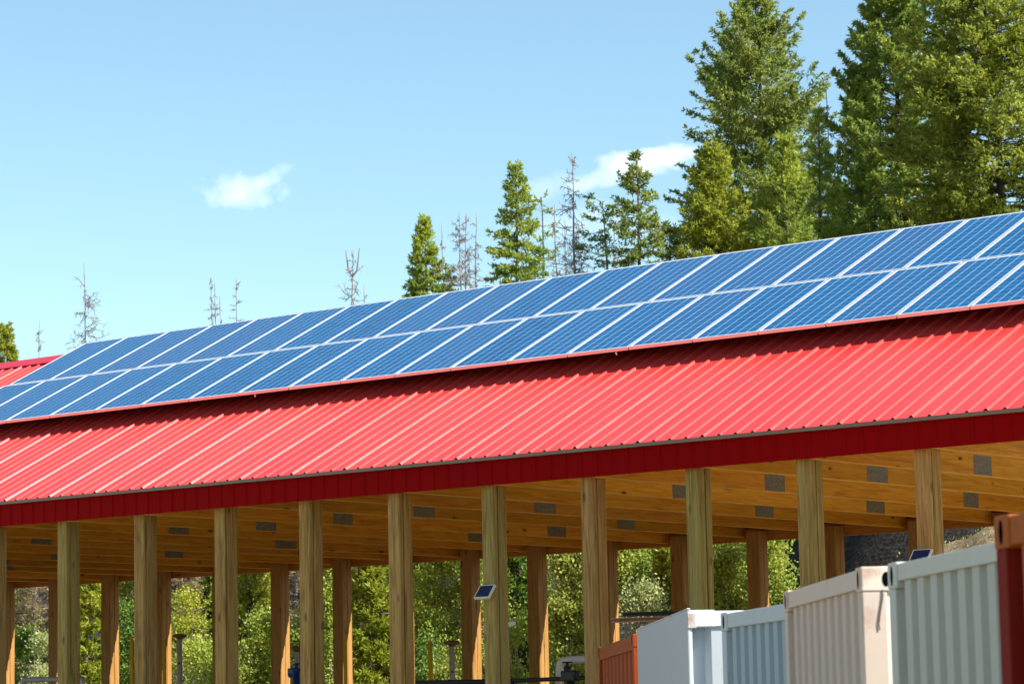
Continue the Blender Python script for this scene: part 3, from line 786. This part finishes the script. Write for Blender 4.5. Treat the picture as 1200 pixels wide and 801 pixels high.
# ---------------------------------------------------------------- vegetation
def unit(v): return v/(np.linalg.norm(v, axis=-1, keepdims=True)+1e-9)
def diamonds(P, Dv, Ls, Ws, rng):
    n = len(P); Dv = unit(Dv); sd = unit(np.cross(Dv, rng.normal(size=(n,3))))
    mid = P+Dv*(Ls*.45)[:,None]
    V = np.stack([P, mid+sd*(Ws/2)[:,None], P+Dv*Ls[:,None], mid-sd*(Ws/2)[:,None]], 1).reshape(-1,3)
    return V, np.arange(4*n).reshape(-1,4)
def conifer(H, R, cb, rng, whorls, per, leaf=.17, lw=.05, shape=.75, sat=1.0, e_top=55, e_bot=-12, curl=18, nb=16, ns=7, gap=.0, limbs=.012, lean=(0,0), jit=.25, tuft=False):
    """returns a bark MB and leaf arrays. R: crown radius; cb: crown base fraction; shape: how fast the crown widens; sat: fraction of crown length where it is full width"""
    mb = MB(); lz = H*(1-cb)
    trunk_r = max(.05, H*.0095)
    top = np.array([lean[0], lean[1], H])
    tp = [np.array([lean[0]*t**2, lean[1]*t**2, H*t])+np.array([math.sin(t*9)*.03, math.cos(t*7)*.03, 0]) for t in np.linspace(0, 1, 14)]
    mb.tube(tp, [trunk_r*(1-t)**.8+.008 for t in np.linspace(0,1,14)], 8)
    Ps, Ds = [], []
    for wi in range(whorls):
        f = (wi+.5)/whorls                       # 0 top, 1 bottom of crown
        f = f**.92
        rad = R*min(1., (f/sat))**shape
        for b in range(per):
            if rng.random() < gap: continue
            ff = np.clip(f+rng.normal(0, .5/whorls), .004, 1)
            z = H-ff*lz; az = rng.uniform(0, 2*PI); t0 = z/H
            Ln = rad*rng.uniform(1-jit*1.6, 1+jit)+.12
            e0 = math.radians(e_top*(1-ff)**1.4+e_bot*(1-(1-ff)**1.4)+rng.normal(0, 8))
            base = np.array([lean[0]*t0**2, lean[1]*t0**2, z])
            tt = np.linspace(0, 1, 7); pts = [base]
            for q in range(6):
                e = e0+math.radians(curl)*(tt[q]**1.5)*1.3-math.radians(curl)*.4
                pts.append(pts[-1]+np.array([math.cos(az)*math.cos(e), math.sin(az)*math.cos(e), math.sin(e)])*Ln/6)
            pts = np.array(pts)
            mb.tube([pts[0], pts[3], pts[6]], [limbs*(Ln*.5+.5), limbs*.7*(Ln*.5+.5), .004], 4, cap=False)
            n_ = max(3, int(nb*(Ln/R)*.8+3))
            ts = rng.uniform(.16 if not tuft else .35, 1., n_)**(.85 if not tuft else .6)
            idx = np.minimum((ts*6).astype(int), 5); fr = ts*6-idx
            bp = pts[idx]*(1-fr)[:,None]+pts[idx+1]*fr[:,None]
            ld = unit(pts[idx+1]-pts[idx])
            side = np.array([-math.sin(az), math.cos(az), 0])*np.where(rng.random(n_) < .5, -1, 1)[:,None]
            bd_ = unit(ld*.75+side*rng.uniform(.25,1.0,n_)[:,None]+np.array([0,0,1])*rng.normal(.02,.22,n_)[:,None])
            lb = (.42*Ln*(1-ts)+.13)*rng.uniform(.6,1.2,n_)
            s_ = rng.uniform(.0, 1., (n_, ns))
            P = bp[:,None,:]+bd_[:,None,:]*(lb[:,None]*s_)[:,:,None]+np.array([0,0,-1])*(.10*lb[:,None]*s_**2)[:,:,None]
            Dd = bd_[:,None,:]*.8+rng.normal(0,.55,(n_,ns,3))
            Ps.append(P.reshape(-1,3)); Ds.append(Dd.reshape(-1,3))
    # leader tip
    n_ = 26; tz_ = rng.uniform(.965, 1.0, n_)
    Ps.append(np.stack([lean[0]*tz_**2, lean[1]*tz_**2, H*tz_], 1)); Ds.append(np.stack([rng.normal(0,.6,n_), rng.normal(0,.6,n_), np.full(n_, .7)], 1))
    P = np.concatenate(Ps); Dv = np.concatenate(Ds); n = len(P)
    V, Q = diamonds(P, Dv, leaf*rng.uniform(.6,1.3,n), lw*rng.uniform(.7,1.3,n), rng)
    return mb, V, Q, rng.random(n)
def ground_at(p): return float(hill_h(np.array(p[0]), np.array(p[1]))) if p[1] > 46.6 else 0.
def spot(px, ytop, d):
    p = at_depth(px, ytop, d); return p, ground_at(p)
def plant_conifer(name, label, px, ytop, d, halfpx, cb, seed, leafmat, group, cat='tree', dpx=None, **kw):
    p, g = spot(px, ytop, d); H = p[2]-g+.1; rng = np.random.default_rng(seed)
    if dpx is not None: cb = 1-min(.97, (dpx*d/F)/H)          # visible crown length in photo pixels
    root = empty(name, (p[0], p[1], g-.1), label, cat, group)
    mb, V, Q, tone = conifer(H, halfpx*d/F, cb, rng, **kw)
    mb.build('trunk', M['bark'], root)
    np_mesh('crown', V, Q, leafmat, root, tone)
    return root
G1 = 'conifers behind the barn roof'
plant_conifer('fir_tree', 'tall broad olive green fir standing clear against the sky above the panels', 886, -12, 92, 86, 0, 1, L['fir'], G1, dpx=430, whorls=46, per=11, sat=.40, shape=.66, nb=30, ns=11, leaf=.13, lw=.050, e_top=52, e_bot=5, curl=22, jit=.3)
plant_conifer('pine_tree', 'tall dark green pine left of the tree at the right edge', 1046, -58, 86, 86, 0, 2, L['pine'], G1, dpx=480, whorls=52, per=12, sat=.65, shape=.6, nb=28, ns=12, leaf=.15, lw=.050, e_top=55, e_bot=10, curl=30, jit=.3, tuft=True)
plant_conifer('fir_tree', 'massive olive green conifer filling the upper right corner', 1158, -130, 78, 116, 0, 3, L['olive'], G1, dpx=530, whorls=54, per=12, sat=.55, shape=.55, nb=32, ns=12, leaf=.13, lw=.050, e_top=45, e_bot=-5, curl=15)
plant_conifer('pine_tree', 'shorter dark pine tucked against the left foot of the tall dark pine', 1003, 105, 88, 42, 0, 34, L['pine'], G1, dpx=310, whorls=32, per=10, sat=.7, shape=.7, nb=14, ns=8, leaf=.15, lw=.038, e_top=50, e_bot=10, curl=30, tuft=True)
plant_conifer('young_conifer', 'bushy yellow green young conifer at the left foot of the tall fir', 836, 176, 76, 50, 0, 4, L['young'], G1, dpx=190, whorls=30, per=11, sat=.7, shape=.72, nb=18, ns=9, leaf=.12, lw=.036, e_top=50, e_bot=0, curl=25)
plant_conifer('young_conifer', 'light green young pine in front of the tall fir trunk', 918, 166, 75, 44, 0, 5, L['spruce'], G1, dpx=200, whorls=22, per=9, sat=.75, shape=.75, nb=16, ns=9, leaf=.13, lw=.034, e_top=58, e_bot=15, curl=30)
plant_conifer('young_conifer', 'thin topped light green conifer right of the tall fir', 957, 128, 79, 40, 0, 6, L['spruce'], G1, dpx=240, whorls=22, per=8, sat=.85, shape=1.1, nb=16, ns=9, leaf=.12, lw=.034, e_top=50, e_bot=5, curl=20, gap=.12)
plant_conifer('spruce_tree', 'narrow green spruce, leftmost of the two spires in the middle', 497, 257, 104, 28, 0, 7, L['spruce'], G1, dpx=130, whorls=24, per=8, sat=1., shape=.85, nb=14, ns=8, leaf=.15, lw=.05, e_top=45, e_bot=-10, curl=15)
plant_conifer('spruce_tree', 'tall green spruce spire in the middle, left of the tallest bare snag', 603, 195, 98, 43, 0, 8, L['spruce'], G1, dpx=180, whorls=22, per=8, sat=1., shape=.8, nb=17, ns=9, leaf=.14, lw=.046, e_top=40, e_bot=-15, curl=22, jit=.3)
plant_conifer('spruce_tree', 'skinny half bare conifer right beside the tall middle spruce', 634, 232, 100, 13, 0, 9, L['spruce'], G1, dpx=150, whorls=18, per=4, sat=.3, shape=.6, nb=8, ns=5, leaf=.13, lw=.04, e_top=40, e_bot=-15, curl=22, gap=.45)
plant_conifer('fir_tree', 'airy yellow green fir with layered open branches left of the bushy young conifer', 745, 183, 84, 44, 0, 10, L['fir'], G1, dpx=190, whorls=19, per=7, sat=.95, shape=.72, nb=17, ns=9, leaf=.13, lw=.046, e_top=40, e_bot=-8, curl=22, gap=.18, jit=.3)
plant_conifer('fir_tree', 'dark ragged fir leaning left behind the airy yellow green fir', 716, 236, 95, 34, 0, 11, L['dark'], G1, dpx=130, whorls=10, per=6, sat=.5, shape=.45, nb=12, ns=7, leaf=.14, lw=.046, e_top=20, e_bot=0, curl=10, gap=.3, lean=(-.25,-.2))
plant_conifer('spruce_tree', 'small conifer tip above the red roof at the far left', 7, 385, 96, 15, 0, 12, L['young'], G1, dpx=90, whorls=16, per=8, sat=1., shape=.75, nb=12, ns=8, leaf=.13, lw=.045, e_top=45, e_bot=-5, curl=15)
plant_conifer('spruce_tree', 'rusty bushy conifer at the foot of the leftmost middle spruce', 527, 318, 100, 14, 0, 14, L['fir'], G1, dpx=80, whorls=12, per=6, sat=.9, shape=.7, nb=9, ns=6, leaf=.13, lw=.045, gap=.15)
plant_conifer('fir_tree', 'dull grey green conifer tops between the airy fir and the bushy young conifer', 783, 268, 88, 26, 0, 15, L['fir'], G1, dpx=90, whorls=12, per=7, sat=.9, shape=.7, nb=10, ns=7, leaf=.13, lw=.045)

def snag(label, px, ytop, d, seed, br=40, blen=12, thick=1.0, leanpx=0, fork=False, droop=-.15, y_from=.0, twigs=5):
    p, g = spot(px, ytop, d); H = p[2]-g+.1; rng = np.random.default_rng(seed)
    thick *= .52; blen *= 1.4; br = int(br*1.1)
    s_ = d/F; root = empty('dead_tree', (p[0], p[1], g-.1), label, 'dead tree', 'bare dead trees behind the barn roof')
    vis = 190*s_
    mb = MB(); lx = leanpx*s_*RT*-1
    def tp(z):
        t = np.clip((z-(H-vis))/vis, 0, 1); return np.array([0,0,z])+lx*(1-t)**1.0+np.array([math.sin(z*1.1)*.035, math.cos(z*.9)*.03, 0])
    zs = np.concatenate([[0], np.linspace(H-vis, H, 16)])
    mb.tube([tp(z) for z in zs], [.16*thick]+[max(.014, .10*thick*(1-t)**.75) for t in np.linspace(0,1,16)], 7)
    trunk_mb = mb; bb = MB()
    for i in range(br):
        f = y_from+(1-y_from)*rng.random()**.75; z = H-f*vis*.95-.1
        az = rng.uniform(0, 2*PI); Ln = blen*s_*(.25+.95*f**.6)*rng.uniform(.45,1.35); e = rng.normal(droop, .35)+(.7 if f < .08 else 0)
        pts = [tp(z)]; dcur = np.array([math.cos(az)*math.cos(e), math.sin(az)*math.cos(e), math.sin(e)])
        for q in range(5):
            dcur = unit(dcur+rng.normal(0,.22,3)+np.array([0,0,.06]))
            pts.append(pts[-1]+dcur*Ln/5)
        bb.tube(pts, [.022*thick,.017*thick,.014,.011,.009,.006], 4, cap=False)
        for _ in range(twigs):
            q = rng.integers(1, 6); dd = unit(rng.normal(0,1,3)+dcur*.8)*Ln*rng.uniform(.15,.4)
            bb.tube([pts[q], pts[q]+dd*.5+rng.normal(0,.04,3), pts[q]+dd+np.array([0,0,-.05])], [.010,.008,.005], 3, cap=False)
    if fork:
        z0 = H-vis*.13
        for sg in (-1, 1):
            bb.tube([tp(z0-.4*s_*20), tp(z0)+RT*sg*5*s_, tp(z0)+RT*sg*8*s_+np.array([0,0,26*s_*(1 if sg > 0 else .9)])], [.05*thick,.035,.012], 6, cap=False)
    mb.add(bb.v, bb.f); mb.build('trunk', M['deadbark'], root)
    return root
snag('bare dead tree with drooping twigs, leftmost tall one', 97, 308, 100, 21, br=70, blen=22, leanpx=-9, twigs=7)
snag('thin pale dead tree top by the far left conifer tip', 47, 376, 112, 22, br=60, blen=9, thick=.6, twigs=6)
snag('bare trunk of the close pair in the left middle, taller left one', 248.5, 324, 112, 23, br=46, blen=11, leanpx=-2, twigs=5)
snag('bare trunk of the close pair in the left middle, right one with upswept twigs', 253, 330, 110, 24, br=40, blen=12, leanpx=-1, droop=.3)
snag('slim bare sapling right of the close pair of dead trunks', 259, 346, 111, 29, br=24, blen=8, thick=.6, droop=.2)
snag('bare twin topped dead trunk alone right of the close pair', 278, 326, 112, 25, br=46, blen=11, leanpx=0)
snag('bare forked dead tree with spreading crown left of the first middle spruce', 413, 292, 98, 26, br=55, blen=20, thick=1.15, fork=True, droop=-.05)
snag('small twiggy dead top right beside the forked dead tree', 428, 334, 102, 27, br=30, blen=8, thick=.5)
snag('slender dead stem leaning beside the first middle spruce', 517, 262, 102, 28, br=30, blen=10, thick=.7, leanpx=-8)
snag('dead trunk with broom of grey twigs, left of the middle cluster', 537, 248, 100, 30, br=80, blen=17, leanpx=-7, twigs=7)
snag('dead trunk in the centre of the grey middle cluster', 546, 250, 101, 31, br=70, blen=12, leanpx=1, twigs=7)
snag('dead trunk at the right of the grey middle cluster', 558.5, 250, 100, 32, br=60, blen=10, leanpx=3)
snag('short dead trunk low in the grey middle cluster', 551, 285, 103, 43, br=50, blen=10, thick=.8)
snag('dead pole between the skinny conifer and the tallest bare snag', 650, 240, 98, 35, br=36, blen=9, leanpx=-4)
snag('tallest bare snag with hooked side branches, right of the middle spruce', 669, 180, 95, 36, br=85, blen=18, leanpx=-4, thick=1.0, twigs=6)
snag('twiggy dead sapling at the left foot of the tallest bare snag', 663, 258, 97, 37, br=60, blen=15, thick=.7, twigs=7)
snag('twiggy dead sapling at the right foot of the tallest bare snag', 679, 262, 96, 38, br=60, blen=16, thick=.7, twigs=7)
snag('grey dead trunk in front of the dark ragged fir', 720, 258, 90, 39, br=40, blen=11, thick=.8)
snag('wispy bare top rising right of the tall fir', 967, 106, 86, 40, br=60, blen=13, thick=.6, twigs=6)

# ---- growth seen between the posts
def broadleaf(label, px, ytop, Y, halfpx, mat, seed, n=9000, leaf=.062, group='shrubs behind the barn', name='aspen_shrub', cat='shrub', stems=7, bark='palebark', clumps=70, base_clear=.0, csz=.30, stemr=.028):
    p = at_Y(px, ytop, Y); g = ground_at(p); H = p[2]-g; d = float(np.dot(p-CAM, FW)); R = halfpx*d/F; rng = np.random.default_rng(seed)
    root = empty(name, (p[0], p[1], g-.08), label, cat, group)
    mb = MB(); tips = []
    for i in range(stems):
        az = rng.uniform(0, 2*PI); sp_ = R*rng.uniform(.15, .85); hh = H*rng.uniform(.7, .98)
        pts = [np.array([math.cos(az)*sp_*t**1.4*.9+rng.normal(0,.03), math.sin(az)*sp_*t**1.4*.9+rng.normal(0,.03), hh*t]) for t in np.linspace(0,1,8)]
        mb.tube(pts, [stemr*(1-t*.85) for t in np.linspace(0,1,8)], 5, cap=False); tips.append(pts)
        for _ in range(6):
            q = rng.integers(2,7); dd = np.array([rng.normal(0,1), rng.normal(0,1), abs(rng.normal(.5,.4))]); dd = unit(dd)*R*rng.uniform(.3,.7)
            mb.tube([pts[q], pts[q]+dd*.5, pts[q]+dd+np.array([0,0,.06])], [stemr*.4, stemr*.28, .004], 4, cap=False)
    mb.build('stem', M[bark], root)
    # leaf clumps on an irregular ellipsoid shell and inside
    cz = rng.uniform(base_clear, 1, clumps)
    prof = np.sqrt(np.clip(1-((cz-.42)/.60)**2, .03, 1))
    az = rng.uniform(0, 2*PI, clumps); rr_ = R*prof*np.sqrt(rng.uniform(.1, 1, clumps))*rng.uniform(.8,1.1,clumps)
    cc = np.stack([np.cos(az)*rr_, np.sin(az)*rr_, cz*H], 1)
    cs = csz*rng.uniform(.5, 1.3, clumps)
    n = int(n*1.6); ci = rng.integers(0, clumps, n)
    P = cc[ci]+rng.normal(0, 1, (n,3))*cs[ci][:,None]*np.array([1,1,.8])*.6
    Dv = rng.normal(0,1,(n,3))+np.array([0,0,-.3])
    V, Q = diamonds(P, Dv, leaf*rng.uniform(.7,1.3,n), leaf*.8*rng.uniform(.7,1.2,n), rng)
    np_mesh('foliage', V, Q, mat, root, rng.random(n)*.4+rng.random(clumps)[ci]*.6)
    return root
G2 = 'conifers seen between the posts'
def small_conifer(label, px, ytop, Y, halfpx, mat, seed, **kw):
    p = at_Y(px, ytop, Y); g = ground_at(p); H = p[2]-g+.1; d = float(np.dot(p-CAM, FW)); rng = np.random.default_rng(seed)
    root = empty('young_conifer', (p[0], p[1], g-.1), label, 'tree', G2)
    a_ = dict(whorls=int(H*4.2)+4, per=8, leaf=.13, lw=.036, sat=.8, shape=.7, nb=14, ns=9, e_top=55, e_bot=0, curl=25); a_.update(kw)
    mb, V, Q, tone = conifer(H, halfpx*d/F, .04, rng, **a_)
    mb.build('trunk', M['bark'], root); np_mesh('crown', V, Q, mat, root, tone)
def dead_conifer(label, px, ytop, Y, halfpx, seed, **kw):
    p = at_Y(px, ytop, Y); g = ground_at(p); H = p[2]-g+.1; d = float(np.dot(p-CAM, FW)); rng = np.random.default_rng(seed)
    root = empty('dead_conifer', (p[0], p[1], g-.1), label, 'dead tree', 'dead grey conifers seen between the posts')
    a_ = dict(whorls=int(H*3.5)+4, per=7, leaf=.16, lw=.016, sat=.6, shape=.6, nb=12, ns=8, e_top=30, e_bot=-15, curl=10, limbs=.016); a_.update(kw)
    mb, V, Q, tone = conifer(H, halfpx*d/F, .04, rng, **a_)
    mb.build('trunk', M['deadbark'], root); np_mesh('twigs', V, Q, L['dry'], root, tone)
small_conifer('yellow green conifer at the far left edge between the first posts', 22, 560, 49, 26, L['young'], 101)
dead_conifer('grey brown dead conifer in the leftmost gap between posts', 42, 580, 47.5, 22, 102)
broadleaf('pale leafy shrub above the grey bent pipe in the leftmost gap', 52, 742, 45.5, 16, L['sage'], 103, n=5000, clumps=40)
broadleaf('dark shrub at the bottom of the leftmost gap', 28, 735, 46.5, 22, L['dark'], 104, n=6000, clumps=50)
small_conifer('bright yellow green conifer filling the gap right of the second near post', 102, 540, 46.5, 34, L['young'], 105, per=10)
small_conifer('olive yellow conifer behind the third near post', 160, 560, 48.5, 32, L['young'], 106)
broadleaf('dark green leafy shrub left of the third near post', 148, 700, 45.5, 20, L['dark'], 107, n=6000, clumps=50)
dead_conifer('grey dead branches left of the fourth near post', 212, 570, 48.5, 22, 108)
small_conifer('dark green conifer left of the fourth near post', 237, 575, 49.5, 25, L['dark'], 109)
broadleaf('yellow green shrub behind the grey vent pipe', 222, 692, 46, 30, L['young'], 110, n=9000)
broadleaf('light green leafy shrub low behind the grey vent pipe', 232, 742, 44.5, 28, L['aspen'], 111, n=8000)
small_conifer('yellow green conifer right of the fourth near post', 293, 560, 48, 34, L['young'], 112)
dead_conifer('grey dead twigs left of a dark back post', 312, 590, 49.5, 18, 113)
broadleaf('pale green leafy shrub left of the dark back post', 312, 716, 45, 30, L['aspen'], 114, n=10000)
broadleaf('yellowish shrub low right of the fourth near post', 284, 748, 44.5, 14, L['willow'], 124, n=4000, clumps=30)
dead_conifer('pinkish grey dead conifer beside the fifth near post', 346, 575, 48, 18, 115)
broadleaf('green leafy shrub behind the blue valve', 352, 712, 45, 22, L['aspen'], 116, n=8000)
broadleaf('tall pale green aspen in the slit right of the fifth near post', 383, 600, 47, 20, L['aspen'], 117, n=12000, name='aspen_tree', cat='tree')
small_conifer('lush yellow green young pine left of the sixth near post', 433, 600, 45.5, 34, L['young'], 118, per=10, leaf=.15)
dead_conifer('dark bare trunk behind the lush young pine', 416, 540, 50, 6, 119, gap=.6)
dead_conifer('grey bare trunk right behind the lush young pine', 455, 540, 51, 9, 120, gap=.4)
small_conifer('yellow conifer top right of the sixth near post', 493, 590, 48, 24, L['young'], 121)
broadleaf('tall pale green aspen left of the solar lamp post', 522, 575, 46.5, 36, L['aspen'], 122, n=26000, clumps=120, name='aspen_tree', cat='tree')
broadleaf('dark leafy shrub behind the lone yellow pole', 500, 745, 45.3, 22, L['dark'], 123, n=7000, clumps=50)
broadleaf('bright leafy shrub low behind the pinkish vent pipe', 524, 770, 44, 18, L['willow'], 125, n=5000, clumps=30)
broadleaf('pale aspen showing in the slit beside the solar lamp', 566, 600, 46.5, 14, L['aspen'], 126, n=8000, name='aspen_tree', cat='tree')
small_conifer('dark green conifer right of the solar lamp post', 606, 560, 47.5, 34, L['dark'], 127, per=10)
broadleaf('bright green sprigs right of the solar lamp post', 603, 690, 45, 13, L['aspen'], 128, n=2500, clumps=20)
broadleaf('yellow beige willow shrub with bare pale stems above the pale bent pipe', 661, 612, 45, 27, L['willow'], 129, n=15000, leaf=.065, stems=14, stemr=.03, clumps=90, csz=.26, name='willow_shrub')
broadleaf('dark green tree behind the willow shrub', 655, 560, 48.5, 45, L['dark'], 130, n=14000, name='broadleaf_tree', cat='tree', clumps=80)
broadleaf('pale green aspen behind the seventh near post, left of the dark gap', 735, 590, 45.5, 20, L['aspen'], 131, n=13000, name='aspen_tree', cat='tree')
broadleaf('dark bushy tree between the aspen and a dark back post', 768, 570, 47.5, 34, L['dark'], 132, n=18000, name='broadleaf_tree', cat='tree', clumps=90)
broadleaf('pale dusty shrub above the steel rack', 757, 685, 44.5, 14, L['sage'], 133, n=5000, clumps=35)
broadleaf('dusty low shrub left above the steel rack', 735, 700, 44.2, 10, L['sage'], 134, n=3000, clumps=25)
small_conifer('yellow green conifer clump left of a dark back post', 778, 640, 45.5, 10, L['young'], 135)
broadleaf('light green aspen filling the gap right of the eighth near post', 852, 575, 45.5, 32, L['aspen'], 136, n=24000, clumps=110, name='aspen_tree', cat='tree')
broadleaf('light green aspen edge against the dark slope, right of a back post', 900, 592, 45.2, 24, L['aspen'], 137, n=15000, clumps=70, name='aspen_tree', cat='tree')
broadleaf('dark bushy growth behind the aspens on the right', 838, 560, 49, 40, L['dark'], 138, n=12000, name='broadleaf_tree', cat='tree')
# sunny dry mound at the right
k = N('dry_grass_mound'); tc = k.coords((1,1,1), rnd=False)
g2 = k.noise(tc, 5., 7, .7); g3 = k.noise(tc, 22., 5, .7)
c = k.ramp(g2, [(.32,(.16,.12,.06)),(.5,(.38,.31,.18)),(.7,(.55,.46,.30))]); c = k.mix(k.math('MULTIPLY', g3, .5), c, (.20,.14,.07))
M['mound'] = k.out(k.bsdf(c, .95, spec=.1, bump=k.math('ADD', g2, g3), bstr=1., bdist=.15))
a_, b_ = at_Y(1100, 646, 45.2), at_Y(1172, 612, 45.2)
nx, ny = 70, 50; x0 = a_[0]-2.2; xs = np.linspace(x0, x0+17, nx); ys = np.linspace(39.6, 51.0, ny); XX, YY = np.meshgrid(xs, ys)
slope = (b_[2]-a_[2])/(b_[0]-a_[0])
up_ = a_[2]+(XX-a_[0])*slope; top_ = b_[2]+.25
crest = np.where(XX < b_[0]+.6, np.minimum(up_, top_), top_-.34*(XX-b_[0]-.6))
crest = np.clip(crest+.12*np.sin(XX*2.1)+.08*np.sin(XX*4.7+YY), 0, 9)
rs = np.random.RandomState(5)
ZZ = crest*(.5+.5*np.cos(np.clip((YY-45.2)/5.6, -1, 1)*PI))+rs.normal(0, .05, XX.shape)-.06
V = np.stack([XX, YY, ZZ], -1).reshape(-1,3); ii = (np.arange(ny-1)[:,None]*nx+np.arange(nx-1)[None,:]).ravel()
mo = np_mesh('mound', V, np.stack([ii, ii+1, ii+nx+1, ii+nx], 1), M['mound']); tag(mo, kind='structure')
rng = np.random.default_rng(77); n = 9000
sel = rng.integers(0, len(V), n); P = V[sel]+rng.normal(0,.12,(n,3))*np.array([1,1,.1])
V2, Q2 = diamonds(P, rng.normal(0,.45,(n,3))+np.array([0,0,1.]), rng.uniform(.04,.10,n), rng.uniform(.012,.03,n), rng)
go = np_mesh('dry_grass', V2, Q2, L['willow'], None, rng.random(n)); tag(go, kind='stuff', label='short dry grass on the sunny mound', cat='grass')
